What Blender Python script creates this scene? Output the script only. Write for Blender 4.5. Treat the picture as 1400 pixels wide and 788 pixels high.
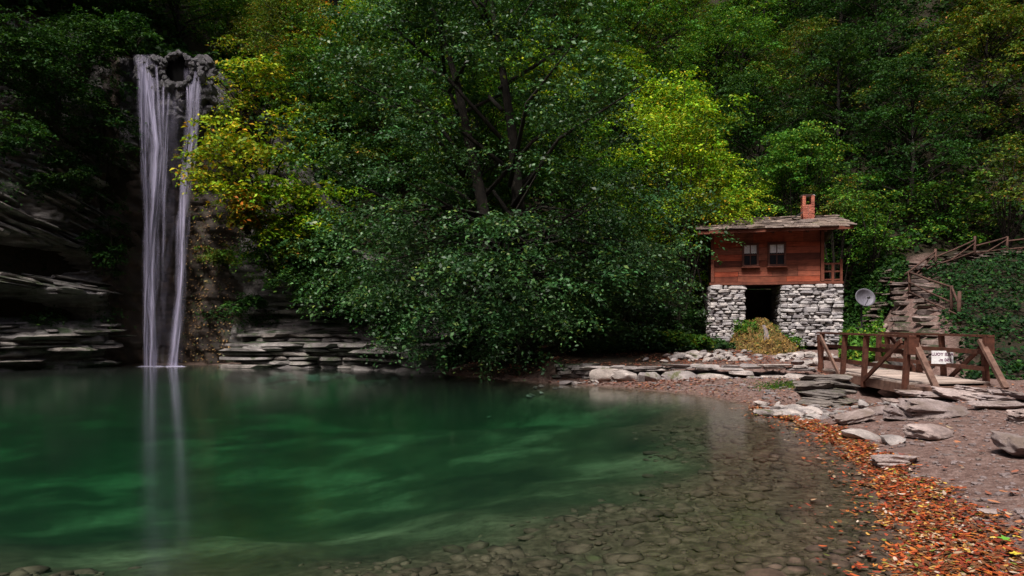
import bpy, bmesh, math, random
import numpy as np
from mathutils import Vector, Matrix, noise as mnoise

for o in list(bpy.data.objects):
    bpy.data.objects.remove(o)
SC = bpy.context.scene
COL = SC.collection

# ------------------------------------------------------------------ camera, light
CAM_H, F = 1.7, 933.33
cam = bpy.data.cameras.new("camera")
cam.lens, cam.sensor_width = 24.0, 36.0
cam.shift_y = 0.0335
cam.clip_start, cam.clip_end = 0.05, 2000.0
camo = bpy.data.objects.new("camera", cam)
COL.objects.link(camo)
camo.location = (0, 0, CAM_H)
camo.rotation_euler = (math.radians(90), 0, 0)
SC.camera = camo

SUN_EL, SUN_AZ = math.radians(62), math.radians(210)   # azimuth clockwise from +Y: behind the camera, to its left
world = bpy.data.worlds.new("World")
SC.world = world
world.use_nodes = True
wn = world.node_tree
sky = wn.nodes.new("ShaderNodeTexSky")
sky.sky_type = 'NISHITA'
sky.sun_disc = False
sky.sun_elevation, sky.sun_rotation = SUN_EL, SUN_AZ
sky.air_density, sky.dust_density, sky.ozone_density = 0.6, 5.0, 0.5
wn.links.new(sky.outputs[0], wn.nodes["Background"].inputs[0])
wn.nodes["Background"].inputs[1].default_value = 0.05 * 0.66

sl = bpy.data.lights.new("sun", 'SUN')
sl.energy, sl.angle, sl.color = 1.5, math.radians(12), (1.0, 0.95, 0.88)
so = bpy.data.objects.new("sun", sl)
COL.objects.link(so)
sdir = Vector((math.sin(SUN_AZ) * math.cos(SUN_EL), math.cos(SUN_AZ) * math.cos(SUN_EL), math.sin(SUN_EL)))
so.location = sdir * 60
so.rotation_euler = sdir.to_track_quat('Z', 'Y').to_euler()

vs = SC.view_settings
vs.view_transform, vs.look, vs.gamma, vs.exposure = 'Standard', 'None', 1.0, 1.9
vs.use_curve_mapping = False
SC.cycles.max_bounces = 6
SC.cycles.diffuse_bounces = 1
SC.cycles.glossy_bounces = 2
SC.cycles.transmission_bounces = 2
SC.cycles.transparent_max_bounces = 12
SC.cycles.volume_bounces = 0
SC.cycles.caustics_reflective = False
SC.cycles.caustics_refractive = False

# ------------------------------------------------------------------ helpers
def pix(px, py, d):
    """a point of the place seen in that direction, d metres in front of the camera"""
    return Vector(((px - 700) / F * d, d, CAM_H - (py - 440) / F * d))

def sstep(x, a, b):
    t = np.clip((np.asarray(x, float) - a) / (b - a), 0, 1)
    return t * t * (3 - 2 * t)

def tag(o, label=None, cat=None, group=None, kind=None):
    if label: o["label"] = label
    if cat: o["category"] = cat
    if group: o["group"] = group
    if kind: o["kind"] = kind
    return o

def empty(name, loc, label=None, cat=None, group=None):
    o = bpy.data.objects.new(name, None)
    o.empty_display_size = 0.2
    COL.objects.link(o)
    o.location = loc
    return tag(o, label, cat, group)

def mesh(name, V, Fc, m=None, smooth=False):
    me = bpy.data.meshes.new(name)
    me.from_pydata([tuple(v) for v in V], [], Fc)
    if m: me.materials.append(m)
    if smooth: me.polygons.foreach_set("use_smooth", [True] * len(me.polygons))
    me.update()
    return me

def link(name, me, parent=None, loc=(0, 0, 0), rot=(0, 0, 0), scale=(1, 1, 1), color=None):
    o = bpy.data.objects.new(name, me)
    COL.objects.link(o)
    o.location, o.rotation_euler, o.scale = loc, rot, scale
    if parent: o.parent = parent
    if color: o.color = (color[0], color[1], color[2], 1)
    return o

class MB:
    """collects world-space shapes into one mesh"""
    def __init__(s): s.V, s.F = [], []
    def add(s, V, Fc):
        n = len(s.V); s.V += [Vector(v) for v in V]; s.F += [tuple(i + n for i in f) for f in Fc]; return s
    def beam(s, a, b, w, h, up=(0, 0, 1), taper=1.0, jit=0.0):
        a, b = Vector(a), Vector(b); d = (b - a).normalized(); up = Vector(up)
        if abs(d.dot(up)) > 0.95: up = Vector((0, 1, 0))
        x = d.cross(up).normalized(); y = x.cross(d).normalized()
        V = []
        for p, k in ((a, 1.0), (b, taper)):
            for sx, sy in ((-1, -1), (1, -1), (1, 1), (-1, 1)):
                j = Vector((random.uniform(-jit, jit) for _ in range(3))) if jit else Vector()
                V.append(p + x * (sx * w * k / 2) + y * (sy * h * k / 2) + j)
        return s.add(V, [(3, 2, 1, 0), (4, 5, 6, 7), (0, 1, 5, 4), (1, 2, 6, 5), (2, 3, 7, 6), (3, 0, 4, 7)])
    def tube(s, P, R, n=6, wob=0.0):
        P = [Vector(p) for p in P]; V, Fc = [], []
        for i, p in enumerate(P):
            d = (P[min(i + 1, len(P) - 1)] - P[max(i - 1, 0)]).normalized()
            u = Vector((1, 0, 0)) if abs(d.x) < 0.8 else Vector((0, 1, 0))
            x = d.cross(u).normalized(); y = d.cross(x)
            for k in range(n):
                a = 2 * math.pi * k / n
                r = R[i] * (1 + random.uniform(-wob, wob))
                V.append(p + x * (math.cos(a) * r) + y * (math.sin(a) * r))
        for i in range(len(P) - 1):
            for k in range(n):
                Fc.append((i * n + k, i * n + (k + 1) % n, (i + 1) * n + (k + 1) % n, (i + 1) * n + k))
        Fc.append(tuple(range(n - 1, -1, -1))); Fc.append(tuple((len(P) - 1) * n + k for k in range(n)))
        return s.add(V, Fc)
    def build(s, name, m, parent=None, org=(0, 0, 0), smooth=False, color=None):
        org = Vector(org)
        return link(name, mesh(name, [v - org for v in s.V], s.F, m, smooth), parent, color=color)

# ------------------------------------------------------------------ materials
def new_mat(name):
    m = bpy.data.materials.new(name); m.use_nodes = True
    nt = m.node_tree
    return m, nt, nt.nodes["Principled BSDF"], nt.nodes["Material Output"]

def N(nt, typ, **kw):
    n = nt.nodes.new(typ)
    for k, v in kw.items():
        if k.startswith("i_"):
            key = k[2:]
            n.inputs[int(key) if key.isdigit() else key.replace("_", " ")].default_value = v
        else:
            setattr(n, k, v)
    return n

def ramp(nt, fac, stops, interp='LINEAR'):
    r = nt.nodes.new("ShaderNodeValToRGB"); r.color_ramp.interpolation = interp
    e = r.color_ramp.elements
    while len(e) < len(stops): e.new(0.5)
    for i, (p, c) in enumerate(stops):
        e[i].position = p; e[i].color = (*c, 1) if len(c) == 3 else c
    nt.links.new(fac, r.inputs[0])
    return r.outputs[0]

def mixc(nt, fac, a, b, mode='MIX'):
    n = nt.nodes.new("ShaderNodeMix"); n.data_type = 'RGBA'; n.blend_type = mode
    for s, v in ((0, fac), (6, a), (7, b)):
        if hasattr(v, "links") or isinstance(v, bpy.types.NodeSocket): nt.links.new(v, n.inputs[s])
        else: n.inputs[s].default_value = v if s == 0 else (*v, 1)
    return n.outputs[2]

def bump(nt, h, strength, dist, bsdf):
    b = N(nt, "ShaderNodeBump"); b.inputs["Strength"].default_value = strength; b.inputs["Distance"].default_value = dist
    nt.links.new(h, b.inputs["Height"]); nt.links.new(b.outputs[0], bsdf.inputs["Normal"])

def coord(nt, kind, scale):
    t = N(nt, "ShaderNodeTexCoord"); mp = N(nt, "ShaderNodeMapping"); mp.inputs["Scale"].default_value = scale
    nt.links.new(t.outputs[kind], mp.inputs[0]); return mp.outputs[0]

def wpos(nt, scale=(1, 1, 1)):
    g = N(nt, "ShaderNodeNewGeometry"); mp = N(nt, "ShaderNodeMapping"); mp.inputs["Scale"].default_value = scale
    nt.links.new(g.outputs["Position"], mp.inputs[0]); return mp.outputs[0]

def noi(nt, vec, scale, detail=5, rough=0.6):
    n = N(nt, "ShaderNodeTexNoise"); n.inputs["Scale"].default_value = scale
    n.inputs["Detail"].default_value = detail; n.inputs["Roughness"].default_value = rough
    nt.links.new(vec, n.inputs["Vector"]); return n.outputs[0]

def rock_mat(name, c0, c1, c2, scale=2.0, rough=0.85, bmp=0.5, moss=None, strata=0.0, spec=0.3, moss_amt=(0.52, 0.68)):
    m, nt, b, out = new_mat(name)
    p = wpos(nt)
    n1 = noi(nt, p, scale, 8, 0.65)
    col = ramp(nt, n1, [(0.3, c0), (0.5, c1), (0.72, c2)])
    oi = N(nt, "ShaderNodeObjectInfo")
    tone = ramp(nt, oi.outputs["Random"], [(0.0, (0.62, 0.6, 0.62)), (0.5, (1, 1, 1)), (1.0, (1.22, 1.17, 1.12))])
    col = mixc(nt, 1.0, col, tone, 'MULTIPLY')
    n3 = noi(nt, p, scale * 14, 6, 0.75)
    col = mixc(nt, 1.0, col, ramp(nt, n3, [(0.3, (0.6, 0.6, 0.62)), (0.5, (1, 1, 1)), (0.75, (1.18, 1.16, 1.14))]), 'MULTIPLY')
    if moss:
        n2 = noi(nt, p, scale * 0.7, 6, 0.7)
        g = N(nt, "ShaderNodeNewGeometry"); sx = N(nt, "ShaderNodeSeparateXYZ"); nt.links.new(g.outputs["Normal"], sx.inputs[0])
        ad = N(nt, "ShaderNodeMath", operation='MULTIPLY_ADD'); nt.links.new(sx.outputs[2], ad.inputs[0]); ad.inputs[1].default_value = 0.12
        nt.links.new(n2, ad.inputs[2])
        col = mixc(nt, ramp(nt, ad.outputs[0], [(moss_amt[0], (0, 0, 0)), (moss_amt[1], (1, 1, 1))]), col, moss)
    h = n3
    if strata:
        ps = wpos(nt, (0.25, 0.25, 5.0)); s = noi(nt, ps, 1.6, 5, 0.6)
        mm = N(nt, "ShaderNodeMath", operation='MULTIPLY_ADD'); nt.links.new(s, mm.inputs[0]); mm.inputs[1].default_value = strata * 3; nt.links.new(n3, mm.inputs[2])
        h = mm.outputs[0]
        col = mixc(nt, 1.0, col, ramp(nt, s, [(0.35, (0.45, 0.43, 0.42)), (0.5, (1, 1, 1)), (0.65, (1.2, 1.2, 1.2))]), 'MULTIPLY')
    nt.links.new(col, b.inputs["Base Color"])
    b.inputs["Roughness"].default_value = rough
    b.inputs["Specular IOR Level"].default_value = spec
    bump(nt, h, bmp, 0.04, b)
    return m

def wood_mat(name, c0, c1, use_obj=False, rough=0.8, scale=(3, 3, 30)):
    m, nt, b, out = new_mat(name)
    p = coord(nt, "Object", scale)
    n1 = noi(nt, p, 1.5, 6, 0.65)
    col = ramp(nt, n1, [(0.3, c0), (0.7, c1)])
    n2 = noi(nt, wpos(nt), 2.2, 5, 0.7)
    col = mixc(nt, 1.0, col, ramp(nt, n2, [(0.3, (0.55, 0.5, 0.48)), (0.5, (1, 1, 1)), (0.72, (1.35, 1.25, 1.2))]), 'MULTIPLY')
    if use_obj:
        oi = N(nt, "ShaderNodeObjectInfo")
        col = mixc(nt, 1.0, col, oi.outputs["Color"], 'MULTIPLY')
    nt.links.new(col, b.inputs["Base Color"])
    b.inputs["Roughness"].default_value = rough
    b.inputs["Specular IOR Level"].default_value = 0.25
    bump(nt, n1, 0.5, 0.01, b)
    return m

def flat_mat(name, c, rough=0.7, spec=0.3, metal=0.0):
    m, nt, b, out = new_mat(name)
    n = noi(nt, wpos(nt), 9, 5, 0.7)
    col = ramp(nt, n, [(0.3, tuple(x * 0.75 for x in c)), (0.7, tuple(min(1, x * 1.2) for x in c))])
    nt.links.new(col, b.inputs["Base Color"])
    b.inputs["Roughness"].default_value = rough; b.inputs["Specular IOR Level"].default_value = spec; b.inputs["Metallic"].default_value = metal
    return m

def leaf_mat(name, gloss=0.35, rough=0.45, trans=0.3):
    m, nt, b, out = new_mat(name)
    a = N(nt, "ShaderNodeAttribute"); a.attribute_name = "col"
    nt.links.new(a.outputs["Color"], b.inputs["Base Color"])
    b.inputs["Roughness"].default_value = rough
    b.inputs["Specular IOR Level"].default_value = gloss
    t = N(nt, "ShaderNodeBsdfTranslucent")
    tc = mixc(nt, 1.0, a.outputs["Color"], (1.3, 1.25, 0.5), 'MULTIPLY')
    nt.links.new(tc, t.inputs[0])
    mx = N(nt, "ShaderNodeMixShader"); mx.inputs[0].default_value = trans
    nt.links.new(b.outputs[0], mx.inputs[1]); nt.links.new(t.outputs[0], mx.inputs[2])
    nt.links.new(mx.outputs[0], out.inputs[0])
    return m

M = {}
M['leaf'] = leaf_mat("leaf", 0.1, 0.55, 0.22)
M['leaf_gloss'] = leaf_mat("leaf_gloss", 0.28, 0.45, 0.16)
M['dry_leaf'] = leaf_mat("dry_leaf", 0.25, 0.5, 0.05)
M['bark'] = rock_mat("bark", (0.01, 0.008, 0.007), (0.022, 0.018, 0.014), (0.05, 0.04, 0.032), 4, 0.9, 0.8)
M['cliff'] = rock_mat("cliff_rock", (0.07, 0.064, 0.06), (0.19, 0.175, 0.17), (0.40, 0.375, 0.36), 0.9, 0.75, 0.9, (0.02, 0.035, 0.012), 0.5, 0.4, (0.56, 0.66))
M['slab'] = rock_mat("ledge_rock", (0.075, 0.067, 0.063), (0.19, 0.173, 0.165), (0.40, 0.37, 0.355), 1.6, 0.7, 0.7, (0.03, 0.045, 0.015), 0.3, 0.4, (0.6, 0.7))
M['tufa'] = rock_mat("wet_tufa", (0.014, 0.009, 0.006), (0.045, 0.027, 0.017), (0.12, 0.072, 0.042), 2.2, 0.6, 1.0, (0.03, 0.04, 0.01), 0, 0.45, (0.6, 0.7))
M['lip'] = rock_mat("falls_rock", (0.012, 0.011, 0.013), (0.04, 0.035, 0.043), (0.13, 0.115, 0.145), 7, 0.4, 1.0, None, 0, 0.6)
M['stone'] = rock_mat("wall_stone", (0.25, 0.23, 0.25), (0.48, 0.455, 0.46), (0.66, 0.62, 0.61), 3, 0.85, 0.6)
M['dstone'] = rock_mat("dry_wall_stone", (0.15, 0.13, 0.127), (0.31, 0.275, 0.265), (0.52, 0.465, 0.445), 2.5, 0.85, 0.7, (0.10, 0.10, 0.05), 0, 0.3, (0.66, 0.76))
M['slope_stone'] = rock_mat("slope_stone", (0.05, 0.034, 0.03), (0.13, 0.095, 0.085), (0.34, 0.27, 0.25), 1.3, 0.85, 0.7, (0.03, 0.035, 0.015), 0, 0.3, (0.56, 0.66))
M['boulder'] = rock_mat("bank_rock", (0.15, 0.115, 0.11), (0.33, 0.265, 0.255), (0.52, 0.44, 0.425), 1.8, 0.8, 0.8, (0.16, 0.12, 0.1), 0, 0.3, (0.6, 0.74))
M['darkrock'] = rock_mat("abutment_rock", (0.07, 0.062, 0.058), (0.15, 0.13, 0.12), (0.26, 0.23, 0.21), 2.0, 0.75, 0.8, (0.05, 0.055, 0.02), 0, 0.3, (0.6, 0.7))
M['cobble'] = rock_mat("pool_cobble", (0.03, 0.018, 0.012), (0.085, 0.056, 0.038), (0.19, 0.135, 0.095), 3.0, 0.7, 0.5, (0.06, 0.06, 0.025), 0, 0.3, (0.66, 0.78))
M['cobble_pale'] = rock_mat("pale_cobble", (0.08, 0.06, 0.045), (0.17, 0.135, 0.10), (0.30, 0.25, 0.19), 3.0, 0.7, 0.5)
M['cobble_red'] = rock_mat("red_cobble", (0.06, 0.02, 0.014), (0.13, 0.048, 0.032), (0.22, 0.095, 0.065), 3.0, 0.7, 0.5)
M['mossy'] = rock_mat("mossy_tufa", (0.10, 0.06, 0.022), (0.24, 0.15, 0.05), (0.38, 0.26, 0.10), 4.0, 0.9, 1.0, (0.06, 0.085, 0.02), 0, 0.2, (0.55, 0.66))
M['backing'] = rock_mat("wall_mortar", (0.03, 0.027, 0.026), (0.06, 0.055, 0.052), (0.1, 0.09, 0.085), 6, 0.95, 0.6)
M['plank'] = wood_mat("wall_board", (0.16, 0.042, 0.026), (0.34, 0.105, 0.062), True, 0.75, (1.2, 6, 14))
M['trim'] = wood_mat("trim_wood", (0.11, 0.034, 0.022), (0.22, 0.072, 0.044), False, 0.75)
M['dark_trim'] = wood_mat("window_wood", (0.07, 0.028, 0.022), (0.14, 0.055, 0.04), False, 0.7)
M['bridge'] = wood_mat("bridge_wood", (0.05, 0.02, 0.013), (0.125, 0.047, 0.03), False, 0.75, (6, 6, 6))
M['bridge_worn'] = wood_mat("worn_bridge_wood", (0.085, 0.045, 0.034), (0.19, 0.115, 0.088), False, 0.8, (6, 6, 6))
M['deck'] = wood_mat("deck_wood", (0.26, 0.20, 0.17), (0.44, 0.36, 0.32), True, 0.85, (3, 14, 14))
M['fence'] = wood_mat("fence_wood", (0.045, 0.022, 0.017), (0.11, 0.06, 0.046), False, 0.85, (5, 5, 5))
M['log'] = wood_mat("log_wood", (0.16, 0.115, 0.095), (0.32, 0.25, 0.22), False, 0.85, (5, 5, 5))
M['slate'] = rock_mat("roof_slate", (0.07, 0.05, 0.043), (0.17, 0.13, 0.112), (0.36, 0.295, 0.26), 3, 0.8, 0.6, (0.09, 0.085, 0.03), 0, 0.3, (0.66, 0.78))
M['brick'] = rock_mat("brick", (0.30, 0.085, 0.06), (0.46, 0.15, 0.10), (0.6, 0.25, 0.18), 6, 0.85, 0.4)
M['mortar'] = flat_mat("mortar", (0.36, 0.25, 0.22), 0.95)
M['curtain'] = flat_mat("curtain_cloth", (0.8, 0.8, 0.84), 0.9)
M['dish'] = flat_mat("dish_metal", (0.19, 0.18, 0.215), 0.5, 0.4, 0.2)
M['dark_metal'] = flat_mat("dark_metal", (0.03, 0.03, 0.03), 0.5, 0.4)
M['hollow'] = flat_mat("hollow_shade", (0.006, 0.006, 0.006), 0.9, 0.0)  # near black: the shade inside the hollow put into the colour
M['sign'] = flat_mat("sign_board", (0.72, 0.72, 0.74), 0.6)
M['sign_ink'] = flat_mat("sign_ink", (0.12, 0.02, 0.08), 0.6)

m, nt, b, out = new_mat("window_glass")
b.inputs["Base Color"].default_value = (0.012, 0.014, 0.02, 1); b.inputs["Roughness"].default_value = 0.12
M['glass'] = m

# ground: colours by zone attribute (r pool bed, g bank gravel, b forest floor)
m, nt, b, out = new_mat("earth")
p = wpos(nt)
a = N(nt, "ShaderNodeAttribute"); a.attribute_name = "zone"
sep = N(nt, "ShaderNodeSeparateColor"); nt.links.new(a.outputs["Color"], sep.inputs[0])
nb = noi(nt, p, 0.55, 6, 0.6); nf = noi(nt, p, 9, 8, 0.7); nff = noi(nt, p, 45, 5, 0.7)
bed = ramp(nt, nb, [(0.36, (0.006, 0.012, 0.005)), (0.52, (0.03, 0.04, 0.02)), (0.7, (0.14, 0.16, 0.095))])
shal = ramp(nt, nf, [(0.3, (0.03, 0.019, 0.012)), (0.5, (0.08, 0.055, 0.037)), (0.72, (0.16, 0.118, 0.085))])
bed = mixc(nt, sep.outputs[1], bed, shal)
bed = mixc(nt, 1.0, bed, ramp(nt, nf, [(0.3, (0.5, 0.45, 0.4)), (0.55, (1, 1, 1)), (0.8, (1.25, 1.2, 1.1))]), 'MULTIPLY')
grav = ramp(nt, nf, [(0.28, (0.075, 0.042, 0.034)), (0.5, (0.15, 0.096, 0.083)), (0.72, (0.27, 0.195, 0.175))])
grav = mixc(nt, 1.0, grav, ramp(nt, nff, [(0.35, (0.55, 0.5, 0.5)), (0.5, (1, 1, 1)), (0.7, (1.5, 1.45, 1.45))]), 'MULTIPLY')
forest = ramp(nt, nf, [(0.3, (0.008, 0.007, 0.004)), (0.55, (0.022, 0.017, 0.009)), (0.8, (0.055, 0.033, 0.018))])  # near black, with the shade between the boughs put into the soil colour
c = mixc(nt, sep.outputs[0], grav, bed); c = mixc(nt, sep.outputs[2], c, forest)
nt.links.new(c, b.inputs["Base Color"]); b.inputs["Roughness"].default_value = 0.9; b.inputs["Specular IOR Level"].default_value = 0.2
ad = N(nt, "ShaderNodeMath", operation='ADD'); nt.links.new(nf, ad.inputs[0]); nt.links.new(nff, ad.inputs[1])
bump(nt, ad.outputs[0], 0.8, 0.03, b)
M['earth'] = m

# pool water
m, nt, b, out = new_mat("pool_water")
nt.nodes.remove(b)
tr = N(nt, "ShaderNodeBsdfTransparent"); tr.inputs[0].default_value = (0.93, 0.97, 0.95, 1)
gl = N(nt, "ShaderNodeBsdfGlossy"); gl.inputs["Roughness"].default_value = 0.15; gl.inputs[0].default_value = (0.95, 0.95, 0.95, 1)
fr = N(nt, "ShaderNodeFresnel"); fr.inputs[0].default_value = 1.33
mx = N(nt, "ShaderNodeMixShader"); nt.links.new(fr.outputs[0], mx.inputs[0]); nt.links.new(tr.outputs[0], mx.inputs[1]); nt.links.new(gl.outputs[0], mx.inputs[2])
nt.links.new(mx.outputs[0], out.inputs[0])
va = N(nt, "ShaderNodeVolumeAbsorption"); va.inputs[0].default_value = (0.36, 0.80, 0.64, 1); va.inputs[1].default_value = 0.52
vsn = N(nt, "ShaderNodeVolumeScatter"); vsn.inputs[0].default_value = (0.2, 0.75, 0.42, 1); vsn.inputs[1].default_value = 0.010
vadd = N(nt, "ShaderNodeAddShader"); nt.links.new(va.outputs[0], vadd.inputs[0]); nt.links.new(vsn.outputs[0], vadd.inputs[1])
nt.links.new(vadd.outputs[0], out.inputs[1])
M['water'] = m

# falling water: thin white veils, thinner between the strands
m, nt, b, out = new_mat("falling_water")
b.inputs["Base Color"].default_value = (0.62, 0.58, 0.80, 1); b.inputs["Roughness"].default_value = 0.35
tr = N(nt, "ShaderNodeBsdfTransparent"); tl = N(nt, "ShaderNodeBsdfTranslucent"); tl.inputs[0].default_value = (0.8, 0.8, 0.9, 1)
a = N(nt, "ShaderNodeAttribute"); a.attribute_name = "flow"
sep = N(nt, "ShaderNodeSeparateColor"); nt.links.new(a.outputs["Color"], sep.inputs[0])
cmb = N(nt, "ShaderNodeCombineXYZ"); nt.links.new(sep.outputs[0], cmb.inputs[0]); nt.links.new(sep.outputs[1], cmb.inputs[1])
mp = N(nt, "ShaderNodeMapping"); mp.inputs["Scale"].default_value = (3.5, 0.4, 1); nt.links.new(cmb.outputs[0], mp.inputs[0])
ns = noi(nt, mp.outputs[0], 2.0, 6, 0.65)
al = ramp(nt, ns, [(0.34, (0.05,) * 3), (0.62, (1, 1, 1))])
mu = N(nt, "ShaderNodeMath", operation='MULTIPLY'); nt.links.new(al, mu.inputs[0]); nt.links.new(sep.outputs[2], mu.inputs[1])
m1 = N(nt, "ShaderNodeMixShader"); m1.inputs[0].default_value = 0.35; nt.links.new(b.outputs[0], m1.inputs[1]); nt.links.new(tl.outputs[0], m1.inputs[2])
m2 = N(nt, "ShaderNodeMixShader"); nt.links.new(mu.outputs[0], m2.inputs[0]); nt.links.new(tr.outputs[0], m2.inputs[1]); nt.links.new(m1.outputs[0], m2.inputs[2])
nt.links.new(m2.outputs[0], out.inputs[0])
M['fall'] = m

# ------------------------------------------------------------------ the lie of the land
SHORE = np.array([(-18.2, 24.0), (-15.2, 27.3), (-12.9, 27.5), (-8.5, 26.5), (-4.2, 25.2), (-1.5, 21.4), (1.2, 18.9), (3.0, 17.7),
                  (4.35, 16.0), (4.8, 14.4), (4.8, 11.75), (4.56, 9.9), (4.08, 7.93), (3.37, 6.1), (2.62, 4.5), (2.05, 3.5), (0.9, 2.6),
                  (-2, 1.9), (-8, 1.7), (-16, 3), (-23, 9), (-24, 17)])

def shore_dist(x, y):
    """signed distance to the waterline: positive on land"""
    x = np.asarray(x, float); y = np.asarray(y, float)
    best = np.full(x.shape, 1e9); inside = np.zeros(x.shape, bool)
    n = len(SHORE)
    for i in range(n):
        ax, ay = SHORE[i]; bx, by = SHORE[(i + 1) % n]
        dx, dy = bx - ax, by - ay
        t = np.clip(((x - ax) * dx + (y - ay) * dy) / (dx * dx + dy * dy), 0, 1)
        best = np.minimum(best, np.hypot(x - ax - t * dx, y - ay - t * dy))
        cr = (ay > y) != (by > y)
        xi = ax + (y - ay) * dx / (dy if dy else 1e-9)
        inside ^= cr & (x < xi)
    return np.where(inside, -best, best)

FX = [-150, -40, -27, -18.6, -15.7, -12.6, -8.5, -4.5, -1.5, 0, 3, 6, 8, 13.4, 16, 22, 40, 150]
FY = [-60, -4, 13.5, 24.4, 27.7, 28.2, 27.5, 26.2, 24.4, 25.2, 26.6, 29.4, 32.0, 32.2, 31.0, 31.5, 27, -20]
HX = [-150, -30, -18.5, -16.2, -15.4, -12.4, -11, -9.5, -7, -4, -1.5, 0.5, 150]
HH = [13, 13, 13, 13, 12.2, 12.2, 11, 9.0, 4.5, 3.2, 1.6, 0.0, 0]
SX = [-150, -30, -19, -16.5, -10.5, -8.5, -6, 0, 150]
SS = [0.7, 0.7, 0.7, 0.22, 0.22, 0.75, 1.0, 1.0, 1.0]
WALLX = [0.9, 3.2, 5.6, 7.6]
WALLY = [19.5, 18.7, 17.7, 17.1]

GULLY = [(11.2, 17.6), (8.9, 15.5), (7.1, 13.95), (4.8, 12.4)]
def lump(x, y, s, seed):
    return (np.sin(x * s + seed) * np.cos(y * s * 1.13 + seed * 2.1) + 0.5 * np.sin(x * s * 2.3 + y * s * 1.9 + seed * 3.7) + 0.3 * np.cos(x * s * 4.1 - y * s * 3.7 + seed))

def ground_z(x, y):
    x = np.asarray(x, float); y = np.asarray(y, float)
    sd = shore_dist(x, y)
    o = np.maximum(sd, 0)
    z = 0.26 * (1 - np.exp(-o / 1.1)) + 0.028 * o
    z = z + 0.02 * lump(x, y, 2.2, 1.0) * sstep(o, 0.05, 0.6) + 0.008 * lump(x, y, 7.0, 4.0)
    # terrace held by the dry-stone wall
    wy = np.interp(x, WALLX, WALLY)
    inx = sstep(x, 0.4, 1.4) * (1 - sstep(x, 7.7, 8.1))
    z = z + inx * sstep(y - wy, 0.12, 0.4) * np.maximum(0, 0.46 - z + 0.05 * (y - wy))
    # slope with the stairs, right of the house
    xl = 10.4 + (y - 17.5) * 0.33
    z = z + sstep(x, xl, xl + 2.2) * (0.24 + 0.05 * sstep(x, 14, 20)) * np.clip(y - 16.8, 0, 14) 
    # gully under the bridge
    dl = np.full(x.shape, 1e9)
    for (ax, ay), (bx, by) in zip(GULLY[:-1], GULLY[1:]):
        t = np.clip(((x - ax) * (bx - ax) + (y - ay) * (by - ay)) / ((bx - ax) ** 2 + (by - ay) ** 2), 0, 1)
        dl = np.minimum(dl, np.hypot(x - ax - t * (bx - ax), y - ay - t * (by - ay)))
    kg = 1 - sstep(dl, 0.7, 1.2)
    z = np.where(sd > 0, z * (1 - kg) + kg * (-0.04 + 0.03 * np.maximum(x - 6, 0)), z)
    # hill
    D = (y - np.interp(x, FX, FY))
    D = D * np.where(x < -16, 0.72, 1.0)
    H = np.interp(x, HX, HH); S = np.interp(x, SX, SS)
    hill = H * sstep(D, 0.35, 0.9) + S * np.maximum(D - 0.6, 0) + 0.35 * lump(x, y, 0.5, 2.0) * sstep(D, 1, 4)
    hill = np.minimum(hill, 46 + 0.02 * hill)
    z = np.where(D > 0, z + hill, z)
    # unseen slopes behind and right of the viewer, added to block low sky light
    z = z + 1.15 * np.clip(-y - 9 - 0.05 * np.abs(x), 0, 32) + 0.9 * np.clip(x - 30 - 0.2 * y, 0, 30)
    # pool basin
    di = np.maximum(-sd, 0)
    far = np.maximum(sstep(y, 13, 19), sstep(-x, 13, 17))
    st0 = 0.9 + 3.0 * sstep(-x, -2.0, 0.8)
    near_d = 0.05 * di + 0.68 * sstep((di - 0.3 * st0) / (9.0 - 2.5 * sstep(y, 6.0, 9.0)), 0, 1)
    far_d = 1.25 * sstep(di, 0.0, 2.5)
    dep = near_d * (1 - far) + far_d * far
    z = np.where(sd < 0, -dep + 0.03 * lump(x, y, 2.2, 3.0) * sstep(di, 0.1, 1), z)
    return z

def gz(x, y): return float(ground_z(np.array([x]), np.array([y]))[0])

def grid_axis(lo, hi, dlo, dhi, step, coarse):
    a = list(np.arange(dlo, dhi, step))
    s, v = step, dlo
    L = []
    while v > lo:
        s = min(s * 1.35, coarse); v -= s; L.append(v)
    s, v, R = step, dhi, []
    while v < hi:
        R.append(v); s = min(s * 1.35, coarse); v += s
    return np.array(L[::-1] + a + R)

gxs = grid_axis(-260, 260, -27, 22, 0.24, 22)
gys = grid_axis(-200, 320, 1.0, 34, 0.22, 22)
GX, GY = np.meshgrid(gxs, gys)
GZ = ground_z(GX, GY)
nx, ny = len(gxs), len(gys)
V = np.stack([GX.ravel(), GY.ravel(), GZ.ravel()], 1)
idx = np.arange(nx * ny).reshape(ny, nx)
Q = np.stack([idx[:-1, :-1], idx[:-1, 1:], idx[1:, 1:], idx[1:, :-1]], -1).reshape(-1, 4)

def np_mesh(name, V, Q, mat, cols=None, attr="col", smooth=False):
    me = bpy.data.meshes.new(name)
    V = np.asarray(V, np.float32); Q = np.asarray(Q, np.int32)
    me.vertices.add(len(V)); me.vertices.foreach_set("co", V.ravel())
    k = Q.shape[1]
    me.loops.add(Q.size); me.loops.foreach_set("vertex_index", Q.ravel())
    me.polygons.add(len(Q)); me.polygons.foreach_set("loop_start", np.arange(0, Q.size, k, dtype=np.int32))
    me.polygons.foreach_set("loop_total", np.full(len(Q), k, np.int32))
    if smooth: me.polygons.foreach_set("use_smooth", np.ones(len(Q), bool))
    me.materials.append(mat)
    me.update(calc_edges=True)
    if cols is not None:
        at = me.attributes.new(attr, 'FLOAT_COLOR', 'POINT')
        c4 = np.ones((len(V), 4), np.float32); c4[:, :3] = cols
        at.data.foreach_set("color", c4.ravel())
    return me

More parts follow.
